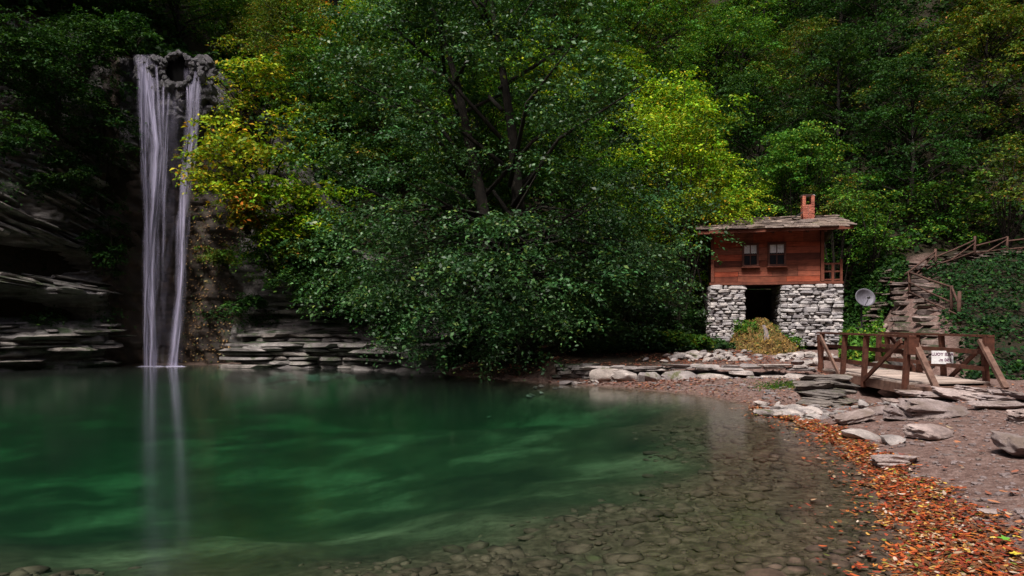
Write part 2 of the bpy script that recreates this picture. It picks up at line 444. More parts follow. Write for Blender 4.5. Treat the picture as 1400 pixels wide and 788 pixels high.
sdg = shore_dist(V[:, 0], V[:, 1])
Dg = V[:, 1] - np.interp(V[:, 0], FX, FY)
zone = np.zeros((len(V), 3))
zone[:, 0] = 1 - sstep(sdg, -0.15, 0.1)
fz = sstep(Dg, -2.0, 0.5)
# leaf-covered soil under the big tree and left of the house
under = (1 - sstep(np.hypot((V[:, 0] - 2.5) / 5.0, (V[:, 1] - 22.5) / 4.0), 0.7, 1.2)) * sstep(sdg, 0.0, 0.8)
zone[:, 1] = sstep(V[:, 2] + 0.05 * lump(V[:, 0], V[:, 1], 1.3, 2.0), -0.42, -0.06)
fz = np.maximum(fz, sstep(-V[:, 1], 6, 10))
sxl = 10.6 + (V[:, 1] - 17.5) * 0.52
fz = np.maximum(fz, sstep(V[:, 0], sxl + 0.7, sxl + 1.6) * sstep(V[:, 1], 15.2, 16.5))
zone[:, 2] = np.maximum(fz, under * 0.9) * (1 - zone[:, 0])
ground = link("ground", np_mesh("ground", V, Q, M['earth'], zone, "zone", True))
tag(ground, kind="structure")

# water body: top at z 0, sides inside the banks
cx, cy = SHORE.mean(0)
ring = []
for i in range(len(SHORE)):
    p = Vector((*SHORE[i], 0)); a_, b_ = Vector((*SHORE[i - 1], 0)), Vector((*SHORE[(i + 1) % len(SHORE)], 0))
    d = (b_ - a_).normalized(); ring.append(p - Vector((d.y, -d.x, 0)) * 0.7 if False else p + Vector((-d.y, d.x, 0)) * 0.7)
WV = [Vector((p.x, p.y, 0)) for p in ring] + [Vector((p.x, p.y, -4.5)) for p in ring]
n = len(ring)
WF = [tuple(range(n)), tuple(range(2 * n - 1, n - 1, -1))] + [(i, i + n, (i + 1) % n + n, (i + 1) % n) for i in range(n)]
wme = mesh("water", WV, WF, M['water'])
bm = bmesh.new(); bm.from_mesh(wme); bmesh.ops.recalc_face_normals(bm, faces=bm.faces); bm.to_mesh(wme); bm.free()
water = tag(link("water", wme), kind="structure")

# ------------------------------------------------------------------ cliff
rng = np.random.default_rng(7)
CP = np.array([(-30, 9.5), (-24, 17.0), (-18.4, 24.1), (-15.7, 27.5), (-12.6, 28.0), (-8.5, 27.3), (-4.5, 26.0), (-1.3, 24.0)])
cseg = np.hypot(*np.diff(CP, axis=0).T); ccum = np.concatenate([[0], np.cumsum(cseg)])
def cliff_base(s):
    # smoothed path
    xs = np.zeros_like(s); ys = np.zeros_like(s)
    for k in (-0.8, -0.4, 0, 0.4, 0.8):
        xs += np.interp(s + k, ccum, CP[:, 0]) / 5; ys += np.interp(s + k, ccum, CP[:, 1]) / 5
    return xs, ys
layer_r = rng.uniform(-1, 1, 400)
def strata(s, z, thick, dip, seed):
    q = (z + dip * s + 0.12 * np.sin(s * 0.7 + seed) + 0.05 * np.sin(s * 2.9 + seed * 2)) / thick
    k = np.floor(q); f = q - k
    a = layer_r[(k.astype(int) * 7 + int(seed * 13)) % 400]
    edge = sstep(f, 0.0, 0.12) * (1 - sstep(f, 0.86, 1.0))
    return a * 0.6 + edge * 0.5
def cliff_off(s, z):
    left = 1 - sstep(s, ccum[3] - 1.2, ccum[3] + 0.2)
    right = sstep(s, ccum[4] + 1.5, ccum[4] + 3.0)
    dip = 0.34 * sstep(z, 2.5, 6.0) * left
    o = -0.10 * z + 0.30 * strata(s, z, 0.30, dip, 1.0) * (0.35 + 0.65 * np.maximum(left, right)) + 0.28 * strata(s, z, 0.95, dip, 4.0) * np.maximum(left, right * 0.7)
    o = o + 0.25 * np.sin(s * 0.9 + z * 0.5) + 0.12 * np.sin(s * 3.1 - z * 2.2) + 0.06 * np.sin(s * 9 + z * 7)
    zl = z + 0.10 * (s - ccum[2]) * left
    cave = np.exp(-((zl - 4.1) / 0.55) ** 2) * 1.7 + np.exp(-((zl - 2.35) / 0.38) ** 2) * 1.4
    o = o - cave * left * (1 - sstep(s, ccum[2] + 1.6, ccum[3] - 0.4))
    o = o + 0.7 * left * np.exp(-((zl - 3.1) / 0.35) ** 2) + 0.75 * left * (1 - sstep(z, 0.9, 1.9)) 
    # low ledges right of the fall
    o = o + right * (0.95 * (1 - sstep(z, 0.85, 1.0)) + 0.5 * (1 - sstep(z, 1.3, 1.45)) - 0.4 * sstep(z, 1.5, 1.7) * (1 - sstep(z, 2.3, 2.6)))
    # tufa bulge and lip of the fall
    mid = np.exp(-((s - (ccum[4] + 0.3)) / 1.1) ** 2)
    o = o + mid * (0.55 * sstep(z, -1, 3) * (1 - sstep(z, 6, 9)) + 0.15 * np.sin(z * 3 + s * 5) * 0.5 + 0.5 * (1 - sstep(z, 0.3, 3)))
    lipm = np.exp(-((s - (ccum[3] + 1.6)) / 1.6) ** 2)
    o = o + lipm * (1.0 * sstep(z, 8.5, 11.2) + 0.9 * sstep(z, 4, 11) * 0.3)
    return o
CTOP = lambda x: np.interp(x, HX, HH)
sv = np.linspace(0, ccum[-1], 420); 
bx_, by_ = cliff_base(sv)
tx, ty = np.gradient(bx_), np.gradient(by_); tl_ = np.hypot(tx, ty); nxn, nyn = ty / tl_, -tx / tl_
NVv = 210
CV = []; CZ = []
for j in range(NVv):
    f = j / (NVv - 1)
    z = -1.5 + (CTOP(bx_) + 0.6 + 1.5) * f
    off = cliff_off(sv, z)
    # fold back into the hill at the very top
    off = off - 1.5 * sstep(f, 0.965, 1.0)
    CV.append(np.stack([bx_ + nxn * off, by_ + nyn * off, z], 1))
CVa = np.concatenate(CV)
ci = np.arange(420 * NVv).reshape(NVv, 420)
CQ = np.stack([ci[:-1, :-1], ci[:-1, 1:], ci[1:, 1:], ci[1:, :-1]], -1).reshape(-1, 4)
cme = np_mesh("cliff", CVa, CQ, M['cliff'], smooth=False)
cme.materials.append(M['tufa']); cme.materials.append(M['lip'])
smid = (sv[:-1] + sv[1:]) / 2
mi = np.zeros((NVv - 1, 419), np.int32)
zmid = CVa.reshape(NVv, 420, 3)[:-1, :-1, 2]
tuf = (np.abs(smid[None, :] - (ccum[3] + 2.0) + 0.25 * np.sin(zmid * 2)) < 2.7 - 0.12 * np.sin(zmid * 5 + smid[None] * 3))
mi[tuf] = 1
lp = tuf & (zmid > 9.2 + 0.5 * np.sin(smid[None] * 4)) & (smid[None] > ccum[3] - 0.1)
mi[lp] = 2
cme.polygons.foreach_set("material_index", mi.ravel())
cme.update()
cliff = tag(link("cliff", cme), kind="structure")
def cliff_pt(s, z, extra=0.0):
    s = np.atleast_1d(np.asarray(s, float)); x, y = cliff_base(s); x2, y2 = cliff_base(s + 0.05)
    tx, ty = x2 - x, y2 - y; l = np.hypot(tx, ty); o = cliff_off(s, np.atleast_1d(np.asarray(z, float))) + extra
    return Vector((float((x + ty / l * o)[0]), float((y - tx / l * o)[0]), float(z))), math.atan2(float(ty[0]), float(tx[0]))

# ------------------------------------------------------------------ stone pieces (shared meshes)
random.seed(3)
def chipped_box(seed, mat, jit=0.07, bev=0.13):
    rnd = random.Random(seed)
    bm = bmesh.new(); bmesh.ops.create_cube(bm, size=1.0)
    for v in bm.verts:
        v.co += Vector((rnd.uniform(-jit, jit), rnd.uniform(-jit, jit), rnd.uniform(-jit, jit) * 1.3))
    bmesh.ops.bevel(bm, geom=bm.edges[:] + bm.verts[:], offset=bev, segments=1, profile=0.6, affect='EDGES')
    for v in bm.verts:
        v.co += Vector((rnd.uniform(-.03, .03), rnd.uniform(-.03, .03), rnd.uniform(-.03, .03)))
    me = bpy.data.meshes.new("chipped_stone"); bm.to_mesh(me); bm.free(); me.materials.append(mat); return me

def boulder(seed, mat, sub=3, rough=0.18, cuts=7, boxy=0.6):
    rnd = random.Random(seed)
    bm = bmesh.new(); bmesh.ops.create_icosphere(bm, subdivisions=sub, radius=0.5)
    off = Vector((rnd.uniform(-50, 50), rnd.uniform(-50, 50), 0))
    planes = []
    for _ in range(cuts):
        nrm = Vector((rnd.gauss(0, 1), rnd.gauss(0, 1), rnd.gauss(0, 1))).normalized(); planes.append((nrm, rnd.uniform(0.27, 0.42)))
    for v in bm.verts:
        p = v.co.copy(); mxv = max(abs(p.x), abs(p.y), abs(p.z))
        p = p.lerp(p * (0.5 / mxv), boxy) * 0.9
        p *= 1 + rough * mnoise.noise(p * 2.2 + off) + rough * 0.5 * mnoise.noise(p * 5.5 + off)
        for nrm, dd in planes:
            e = p.dot(nrm) - dd
            if e > 0: p -= nrm * (e * 0.9)
        p *= 1 + (0.03 * mnoise.noise(p * 14 + off) if sub < 4 else 0.05 * mnoise.noise(p * 11 + off) + 0.03 * mnoise.noise(p * 26 + off))
        if sub >= 4: p.xy = p.xy * (1 + 0.05 * math.sin(p.z * 22 + 3 * mnoise.noise(p * 3 + off)))
        v.co = p
    # normalise to a unit box
    mn = Vector((min(v.co[i] for v in bm.verts) for i in range(3))); mxx = Vector((max(v.co[i] for v in bm.verts) for i in range(3)))
    for v in bm.verts:
        v.co = Vector(((v.co[i] - (mn[i] + mxx[i]) / 2) / (mxx[i] - mn[i]) for i in range(3)))
    me = bpy.data.meshes.new("rock_shape"); bm.to_mesh(me); bm.free(); me.materials.append(mat)
    me.polygons.foreach_set("use_smooth", [True] * len(me.polygons)); me.set_sharp_from_angle(angle=math.radians(32))
    return me

ST = [chipped_box(100 + i, M['stone'], 0.13, 0.19) for i in range(12)]
DS = [chipped_box(200 + i, M['dstone'], 0.10, 0.16) for i in range(12)]
SB = [chipped_box(300 + i, M['slab'], 0.17, 0.2) for i in range(12)]
SS_ = [chipped_box(250 + i, M['slope_stone'], 0.14, 0.18) for i in range(10)]
SL = [chipped_box(400 + i, M['slate'], 0.08, 0.06) for i in range(8)]
BO = [boulder(500 + i, M['boulder'], 4, 0.2, 10, 0.85) for i in range(10)]
DR = [boulder(600 + i, M['darkrock'], 4, 0.22, 10, 0.8) for i in range(5)]
PB = [boulder(700 + i, M['dstone'], 2, 0.2) for i in range(6)]
CB = [boulder(800 + i, M[('cobble', 'cobble', 'cobble_pale', 'cobble_red')[i % 4]], 2, 0.2, 5, 0.5) for i in range(8)]
CT = [boulder(850 + i, M['cobble'], 1, 0.2, 4, 0.5) for i in range(5)]

# slabs of the strata, fastened to the cliff
for k in range(290):
    s = random.uniform(ccum[1] + 1.0, ccum[3] - 0.6)
    z = random.choice([random.uniform(0.02, 1.7), random.uniform(2.8, 3.4), random.uniform(4.7, 9.5), random.uniform(4.7, 9.5)])
    p, ang = cliff_pt(s, z, -0.02)
    L = random.uniform(0.4, 2.4); T = random.uniform(0.05, 0.17)
    dipa = 0.32 * float(sstep(z, 2.5, 6.0)) + 0.10 * (z > 2)
    o = link("rock_slab", random.choice(SB), cliff, p, (random.uniform(-.08, .08), dipa + random.uniform(-.04, .04), ang + random.uniform(-.12, .12)), (L, random.uniform(0.35, 0.9), T))
for row, (z, ex) in enumerate([(0.06, 0.1), (0.2, 0.02), (0.36, 0.06), (0.52, 0.0), (0.68, 0.05), (0.86, 0.12), (1.02, 0.0), (1.2, 0.05), (1.42, 0.0), (1.75, 0.1), (2.1, 0.05), (2.4, 0.1)]):
    s = ccum[4] + 2.0
    while s < ccum[6] - (0.0 if z < 1.0 else 2.0):
        L = random.uniform(0.6, 2.2)
        p, ang = cliff_pt(s + L / 2, z, ex - 0.15)
        link("rock_slab", random.choice(SB), cliff, p, (random.uniform(-.03, .03), random.uniform(-.015, .015), ang + random.uniform(-.06, .06)), (L, 0.75, random.uniform(0.11, 0.19)))
        s += L * 0.98

# ------------------------------------------------------------------ waterfall
wf = empty("waterfall", (-14.1, 26.9, 0), "tall thin white waterfall dropping in two strands into the pool", "waterfall")
wo = wf.location.copy()
lipme = boulder(41, M['lip'], 4, 0.3, 3, 0.3)
LIPD = 26.75
def fall_ribbon(name, keys, cols, flow, seed, push=0.0):
    """keys: (px, half width px, py) down the stream; a rounded sheet that bulges forward"""
    V, Q, C = [], [], []
    ky = [k[2] for k in keys]; steps = 90
    for j in range(steps + 1):
        t = j / steps; py = ky[0] + (ky[-1] - ky[0]) * t
        cxp = np.interp(py, ky, [k[0] for k in keys]); hw = np.interp(py, ky, [k[1] for k in keys])
        for q in range(cols + 1):
            u = -1 + 2 * q / cols
            d = LIPD + 0.10 - push - 0.35 * math.sin(min(1, t * 3) * 1.57) - 0.16 * math.sqrt(max(0, 1 - u * u)) + 0.04 * math.sin(u * 5 + py * 0.03 + seed)
            z = max(CAM_H - (py - 440) / F * d, 0.0)
            e_ = hw * (0.22 * mnoise.noise(Vector((u * 2.0 + seed * 7, py * 0.03, seed))) + 0.3 * mnoise.noise(Vector((seed * 3.1, py * 0.012, u))))
            X = (cxp + u * hw + e_ + 1.0 * math.sin(py * 0.025 + seed) - 700) / F * d
            V.append((X - wo.x, d - wo.y, z - wo.z))
            C.append((0.5 + 0.5 * u + seed * 1.37, t * 6 + seed, 0.72 * flow * (1 - abs(u) ** 1.8) * float(sstep(t, -0.02, 0.05)) * (1 - float(sstep(t, 0.6, 1.0)) if name == 'thread' else 1.0)))
    for j in range(steps):
        for q in range(cols):
            a = j * (cols + 1) + q; Q.append((a, a + 1, a + cols + 2, a + cols + 1))
    return link(name, np_mesh(name, V, Q, M['fall'], np.array(C), "flow", True), wf)
fall_ribbon("stream", [(200, 18, 74), (202, 16, 130), (207, 16, 200), (207, 13, 300), (205, 12, 400), (206, 12, 500)], 26, 1.0, 1)
fall_ribbon("stream", [(264, 16, 90), (264, 12, 140), (257, 9, 220), (250, 10, 300), (247, 9, 400), (238, 11, 500)], 22, 1.0, 2)
fall_ribbon("stream", [(205, 6, 100), (208, 6, 150), (214, 7, 200), (210, 6, 300), (207, 6, 400), (208, 7, 500)], 12, 1.4, 3, 0.1)
fall_ribbon("stream", [(252, 4, 230), (249, 5, 300), (246, 5, 400), (239, 7, 500)], 10, 1.4, 5, 0.1)
fall_ribbon("stream", [(190, 5, 74), (194, 5, 140), (198, 5, 220), (200, 4, 300), (200, 5, 500)], 10, 1.0, 6, 0.08)
for q_, (xa, xb, xc, ya, yb) in enumerate([(196, 200, 204, 76, 500), (212, 222, 214, 80, 340), (222, 226, 220, 110, 320), (232, 224, 222, 120, 430), (256, 262, 252, 112, 260), (274, 266, 250, 92, 330), (268, 262, 256, 96, 180), (188, 193, 197, 78, 300)]):
    fall_ribbon("thread", [(xa, 2.5, ya), (xb, 3.5, (ya + yb) / 2), (xc, 2.5, yb)], 8, 0.75, 10 + q_, 0.06)
fall_ribbon("veil", [(230, 30, 122), (230, 30, 150), (228, 26, 240), (224, 18, 340), (222, 16, 500)], 30, 0.14, 4)
# broken tufa ledge at the lip, with a flat black disc as the shade of its hollow
kn = empty("tufa_ledge", pix(238, 105, 26.5), "dark wet tufa ledge with a flat black disc for the hollow at the lip of the fall", "rock")
ko = kn.location.copy()
random.seed(61)
LL = [boulder(1100 + i, M['lip'], 3, 0.35, 4, 0.35) for i in range(6)]
def lip_d(px):   # how far out the ledge stands
    return 26.62 + 0.004 * abs(px - 235)
for k in range(34):
    a = 2 * math.pi * k / 34 + random.uniform(-.1, .1); sc_ = random.uniform(.16, .34)
    p = pix(243 + math.cos(a) * 20.5, 95 + math.sin(a) * 22.5, lip_d(243) - 0.02 + random.uniform(-.05, .05))
    link("tufa_lump", random.choice(LL), kn, p - ko, (random.uniform(0, 6), random.uniform(0, 6), random.uniform(0, 6)), (sc_, sc_ * .8, sc_))
for k in range(170):
    px_ = random.uniform(186, 291); py_ = 80 + random.random() ** 1.4 * 85 + 0.0012 * (px_ - 235) ** 2
    if math.hypot((px_ - 243) / 23, (py_ - 95) / 25) < 1: continue
    sc_ = random.uniform(.25, .6); p = pix(px_, py_, lip_d(px_) + 0.08 + 0.5 * float(sstep(py_, 110, 165)) * 0.6)
    link("tufa_lump", random.choice(LL), kn, p - ko, (random.uniform(0, 6), random.uniform(0, 6), random.uniform(0, 6)), (sc_, sc_ * .6, sc_ * random.uniform(.8, 1.5)))
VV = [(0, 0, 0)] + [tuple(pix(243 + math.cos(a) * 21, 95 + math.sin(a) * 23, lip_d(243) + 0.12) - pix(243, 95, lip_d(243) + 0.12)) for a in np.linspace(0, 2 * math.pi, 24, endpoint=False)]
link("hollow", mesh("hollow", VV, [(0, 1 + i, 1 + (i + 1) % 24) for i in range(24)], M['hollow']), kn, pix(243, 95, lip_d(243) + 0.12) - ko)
# foam where the strands meet the pool
random.seed(62)
V, Q, Cc = [], [], []
for (pxa, pxb) in ((192, 220), (228, 251)):
    for k in range(26):
        c_ = pix(random.uniform(pxa, pxb), 498, 26.15 + random.uniform(-.22, .25)); r0 = random.uniform(.05, .16); b0 = len(V)
        V.append((c_.x - wo.x, c_.y - wo.y, 0.03)); Cc.append((random.random(), random.random(), 1.3))
        for q in range(8):
            a = q * math.pi / 4; V.append((c_.x - wo.x + math.cos(a) * r0 * 1.6, c_.y - wo.y + math.sin(a) * r0, 0.006)); Cc.append((random.random(), random.random(), 0.15))
        for q in range(8): Q.append((b0, b0 + 1 + q, b0 + 1 + (q + 1) % 8))
link("foam", np_mesh("foam", V, Q, M['fall'], np.array(Cc), "flow", True), wf)

# ------------------------------------------------------------------ foliage
def leaf_cloud(name, P, Nn, size, col, mat, aspect=0.55, fold=0.18, rs=1):
    """diamond leaves with a folded midrib"""
    r = np.random.default_rng(rs); n = len(P)
    Nn = Nn / (np.linalg.norm(Nn, axis=1, keepdims=True) + 1e-9)
    t = r.normal(size=(n, 3)); t -= (t * Nn).sum(1, keepdims=True) * Nn; t /= np.linalg.norm(t, axis=1, keepdims=True) + 1e-9
    s = np.cross(Nn, t); L = size[:, None]
    V = np.stack([P - t * L * 0.5, P + s * L * aspect * 0.5 + Nn * L * fold * 0.5 - t * L * .05, P + t * L * 0.5 - Nn * L * 0.1, P - s * L * aspect * 0.5 + Nn * L * fold * 0.5 - t * L * .05], 1).reshape(-1, 3)
    Q = np.arange(4 * n).reshape(n, 4)
    return np_mesh(name, V, Q, mat, np.repeat(col, 4, axis=0))

def mixcol(r, n, pal, w):
    pal = np.array(pal, float); k = r.choice(len(pal), n, p=np.array(w) / sum(w)); return pal[k]

def sprays(r, C, D, rad, ntw, nlf, tl, lsize, pal, w, droop=0.35, flat=0.3, padvar=0.5, upn=0.8):
    """boughs at C (pointing along D): twigs start in a flat pad and carry leaves on both sides"""
    nb = len(C); T = nb * ntw
    Cb = np.repeat(C, ntw, 0); Db = np.repeat(D, ntw, 0); Rb = np.repeat(rad, ntw)[:, None]
    q = r.normal(size=(T, 3)); q /= np.linalg.norm(q, axis=1, keepdims=True); q *= r.random((T, 1)) ** 0.5
    q[:, 2] *= flat
    o = Cb + q * Rb
    d = Db * 0.8 + q * np.array([1, 1, 0.3]) + r.normal(size=(T, 3)) * np.array([0.5, 0.5, 0.22])
    d /= np.linalg.norm(d, axis=1, keepdims=True)
    ln = tl * r.uniform(0.6, 1.3, (T, 1))
    side = np.cross(d, np.array([0, 0, 1.0])); side /= np.linalg.norm(side, axis=1, keepdims=True) + 1e-9
    P = []; Nn = []
    tt = np.linspace(0.1, 1, nlf)
    for j, t in enumerate(tt):
        sg = 1 if j % 2 else -1
        p = o + d * ln * t + side * sg * lsize * 0.55 * r.uniform(0.4, 1.3, (T, 1)) + r.normal(size=(T, 3)) * lsize * 0.25
        p[:, 2] -= droop * (t ** 2) * ln[:, 0]
        nn = np.array([0, 0, upn]) + d * 0.35 * t + side * sg * 0.3 + r.normal(size=(T, 3)) * 0.38
        P.append(p); Nn.append(nn)
    P = np.concatenate(P); Nn = np.concatenate(Nn)
    base = mixcol(r, len(P), pal, w)
    tone = np.tile(np.repeat(r.uniform(1 - padvar, 1 + padvar, nb), ntw), nlf)[:, None]
    hue = np.tile(np.repeat(r.uniform(0.85, 1.15, nb), ntw), nlf)
    base = base * tone; base[:, 0] *= hue
    base *= r.uniform(0.75, 1.25, (len(P), 1))
    psz = np.tile(np.repeat(r.uniform(0.75, 1.25, nb), ntw), nlf)
    return P, Nn, lsize * psz * r.uniform(0.6, 1.4, len(P)), np.clip(base, 0, 0.8)

PAL = {
    'alder': ([(0.022, 0.066, 0.02), (0.036, 0.10, 0.028), (0.062, 0.14, 0.042), (0.12, 0.18, 0.035)], (4, 4, 2, 0.6)),
    'green': ([(0.026, 0.085, 0.012), (0.052, 0.14, 0.016), (0.095, 0.2, 0.02), (0.22, 0.24, 0.025)], (3, 4, 2, 0.6)),
    'lime': ([(0.09, 0.21, 0.012), (0.16, 0.30, 0.015), (0.27, 0.34, 0.018), (0.36, 0.30, 0.02)], (3, 4, 3, 0.8)),
    'yellow': ([(0.10, 0.19, 0.014), (0.18, 0.28, 0.016), (0.32, 0.32, 0.02), (0.42, 0.24, 0.02)], (3, 4, 3, 0.9)),
    'olive': ([(0.045, 0.09, 0.012), (0.08, 0.13, 0.016), (0.15, 0.15, 0.02), (0.22, 0.10, 0.02)], (4, 4, 1.5, 0.6)),
    'ivy': ([(0.008, 0.028, 0.008), (0.016, 0.05, 0.013), (0.035, 0.085, 0.018)], (4, 3, 1)),  # leaf colours darkened to carry the dense shade on the slope
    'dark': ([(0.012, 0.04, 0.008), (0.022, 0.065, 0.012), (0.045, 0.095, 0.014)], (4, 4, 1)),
    'orange': ([(0.11, 0.16, 0.014), (0.24, 0.24, 0.02), (0.40, 0.24, 0.02), (0.44, 0.14, 0.02)], (4, 3, 2, 1.2)),
}

def tree_meshes(seed, height, cr, pal, nb=70, ntw=12, nlf=11, lsize=0.13, bough=0.9, clear=0.18, trunk_r=0.16, bare=None, mat='leaf', flat=0.3, stems=1, lean=0.0, tl=None, sub=3, limb=1):
    """trunk and crown meshes around the origin"""
    r = np.random.default_rng(seed); rnd = random.Random(seed); random.seed(seed)
    tb = MB(); axes = []
    for st in range(stems):
        ax = [Vector((0.25 * st * cr * 0.4, 0, -0.5))]
        sp = Vector((rnd.uniform(-.06, .06) + (st - (stems - 1) / 2) * 0.16, rnd.uniform(-.06, .06) - lean, 1)).normalized()
        for k in range(7):
            sp = (sp + Vector((rnd.uniform(-.09, .09), rnd.uniform(-.09, .09), 0))).normalized()
            ax.append(ax[-1] + sp * (height * 0.92 + 0.5) / 7)
        tb.tube(ax, [trunk_r * (1.25 if i == 0 else (1 - i / 7.6)) for i in range(8)], 8, 0.08); axes.append(ax)
    C, D, R = [], [], []
    for k in range(nb):
        ax = axes[k % stems]
        f = clear + (1 - clear) * (k + rnd.random()) / nb
        zi = f * 7; i = min(int(zi), 6); p0 = ax[i].lerp(ax[i + 1], zi - i)
        prof = math.sin(math.pi * min(1, max(0.03, ((f - clear) / (1 - clear)) ** 0.75 * 0.86 + 0.12))) ** 0.7
        ang = k * 2.4 + rnd.uniform(-.5, .5)
        L = cr * prof * rnd.choice((rnd.uniform(0.75, 1.1), rnd.uniform(0.4, 1.0)))
        dirv = Vector((math.cos(ang), math.sin(ang), rnd.uniform(0.0, 0.45) - 0.25 * (1 - f)))
        c = p0 + dirv * L
        if bare and bare(c): continue
        if k % limb == 0:
            pl_ = p0 - Vector((0, 0, min(0.45 * L, max(0.0, p0.z - 0.3)))) 
            mid = pl_.lerp(c, 0.5) + Vector((rnd.uniform(-.15, .15) * L, rnd.uniform(-.15, .15) * L, 0.10 * L))
            tb.tube([pl_, mid, c], [trunk_r * 0.34 * (1.1 - f * 0.6), trunk_r * 0.18, 0.012], 5)
        dh = Vector((dirv.x, dirv.y, 0)).normalized()
        for q in range(sub):
            C.append(c + Vector((rnd.gauss(0, .55), rnd.gauss(0, .55), rnd.gauss(0, .22))) * bough - dh * (0.5 * q * bough)); D.append(dh); R.append(bough * rnd.uniform(0.55, 1.0))
    pl, w = PAL[pal]
    P, Nn, S, Cc = sprays(r, np.array(C), np.array(D), np.array(R), ntw, nlf, tl or bough * 0.75, lsize, pl, w, flat=flat)
    crown = leaf_cloud("crown", P, Nn, S, Cc, M[mat], rs=seed)
    trunk = mesh("trunk", tb.V, tb.F, M['bark'], True)
    return trunk, crown

def plant_tree(name, meshes, loc, label, rz=0.0, sc=1.0, group=None, cat="tree"):
    e = empty(name, loc, label, cat, group); e.rotation_euler = (0, 0, rz); e.scale = (sc, sc, sc)
    link("trunk", meshes[0], e); c = link("crown", meshes[1], e); c["kind"] = "stuff"
    return e

random.seed(11)
HT = {
    'green': [tree_meshes(21, 8.5, 3.4, 'green', 48), tree_meshes(22, 7.5, 3.6, 'green', 44)],
    'lime': [tree_meshes(23, 7.5, 3.3, 'lime', 46)],
    'olive': [tree_meshes(25, 8.0, 3.3, 'olive', 44)],
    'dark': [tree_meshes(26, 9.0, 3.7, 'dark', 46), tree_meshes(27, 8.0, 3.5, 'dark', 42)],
    'orange': [tree_meshes(28, 7.0, 3.2, 'orange', 42)],
    'yellow': [tree_meshes(29, 7.0, 3.2, 'yellow', 44)],
}
HLOOK = {'green': 'mid green broadleaf tree', 'lime': 'yellow green broadleaf tree', 'olive': 'olive broadleaf tree with rusty leaves', 'dark': 'dark green broadleaf tree',
         'orange': 'broadleaf tree with orange autumn leaves', 'yellow': 'yellowing broadleaf tree'}
def hill_label(x, y, kind):
    D = y - yF(x)
    where = 'above the left cliff' if x < -16 else 'at the head of the waterfall' if x < -8 else 'behind the alder' if x / y < 0.13 else 'above the house' if x / y < 0.47 else 'above the slope path'
    how = 'low on the slope' if D < 5 else 'halfway up the slope' if D < 10 else 'high on the slope' if D < 16 else 'near the top of the slope'
    return HLOOK[kind] + ' ' + where + (', ' + how if x > -8 else ''), 
def hill_tree(x, y, kind, sc=1.0, dz=0.0):
    random.seed(int(x * 97 + y * 31))
    plant_tree("broadleaf_tree", random.choice(HT[kind]), (x, y, gz(x, y) - 0.2 + dz), hill_label(x, y, kind)[0], random.uniform(0, 6.28), sc * random.uniform(0.9, 1.1), hill_label(x, y, kind)[0].replace('tree', 'trees', 1))

def yF(x): return float(np.interp(x, FX, FY))
# right and middle of the slope, row by row up the hill
rows = [(3.5, 4.6), (7.5, 5.0), (12.0, 5.4), (17.5, 6.0), (24.0, 7.0)]
kr = random.Random(5)
for ri, (D, sp) in enumerate(rows):
    x = -7.5 + (ri % 2) * 2.0
    while x < 24 + D * 0.8:
        px = 700 + x / (yF(x) + D) * F
        if px < 480: kind = kr.choice(['olive', 'orange', 'green', 'lime'])
        elif px < 850: kind = kr.choice(['green', 'lime', 'olive', 'green'])
        elif px < 1010: kind = kr.choice(['lime', 'green'] if ri < 1 else ['green', 'green', 'olive'])
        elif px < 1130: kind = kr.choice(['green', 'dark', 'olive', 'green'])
        else: kind = kr.choice(['dark', 'dark', 'olive', 'dark', 'dark'])  # dark leaf colours here carry the deep shade of this side
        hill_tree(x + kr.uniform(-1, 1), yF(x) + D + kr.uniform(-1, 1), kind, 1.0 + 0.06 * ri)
        x += sp * kr.uniform(0.85, 1.15) * (1.3 if px > 1130 else 1.0)
# left: above the cliff and round the head of the fall
for (x, y, k, s) in [(-20.5, 25.5, 'dark', .8), (-23, 22, 'dark', .9), (-18.0, 28.2, 'dark', .75), (-21, 29, 'dark', 1.0), (-25.5, 19.5, 'dark', 1), (-18.5, 32, 'dark', 1), (-17.5, 36, 'green', 1.0),
                     (-26, 27, 'dark', 1.1), (-10.0, 31.5, 'olive', .8), (-9.5, 36, 'orange', .9), (-8.6, 29.6, 'green', .7), (-13.0, 38, 'olive', .8), (-12.0, 44, 'orange', 1.0), (-15.5, 43, 'green', .9),
                     (-10.5, 41, 'orange', 1.0), (-6.5, 30.5, 'olive', .9), (-16.8, 40, 'green', .9), (-19.6, 24.6, 'dark', .55), (-22.2, 21.2, 'dark', .6), (-18.3, 27.0, 'dark', .5), (-24.5, 18, 'dark', .7)]:
    hill_tree(x, y, k, s)

# the big alder over the pool
def bare(c):   # open heart of the crown where the two stems show
    return math.hypot((c.x - 0.1) / 1.7, (c.z - 7.6) / 2.2) < 1 and c.y < 0.6 and random.random() < 0.2
al_tr, al_cr = tree_meshes(77, 15.5, 5.6, 'alder', 225, 13, 11, 0.115, 0.95, 0.10, 0.34, bare, 'leaf_gloss', 0.34, 2, sub=3, limb=5)
ar = empty("alder_tree", (-0.2, 22.8, gz(-0.2, 22.8) - 0.1), "huge dark green alder with two dark stems hanging over the pool", "tree")
link("trunk", al_tr, ar); c = link("crown", al_cr, ar); c["kind"] = "stuff"
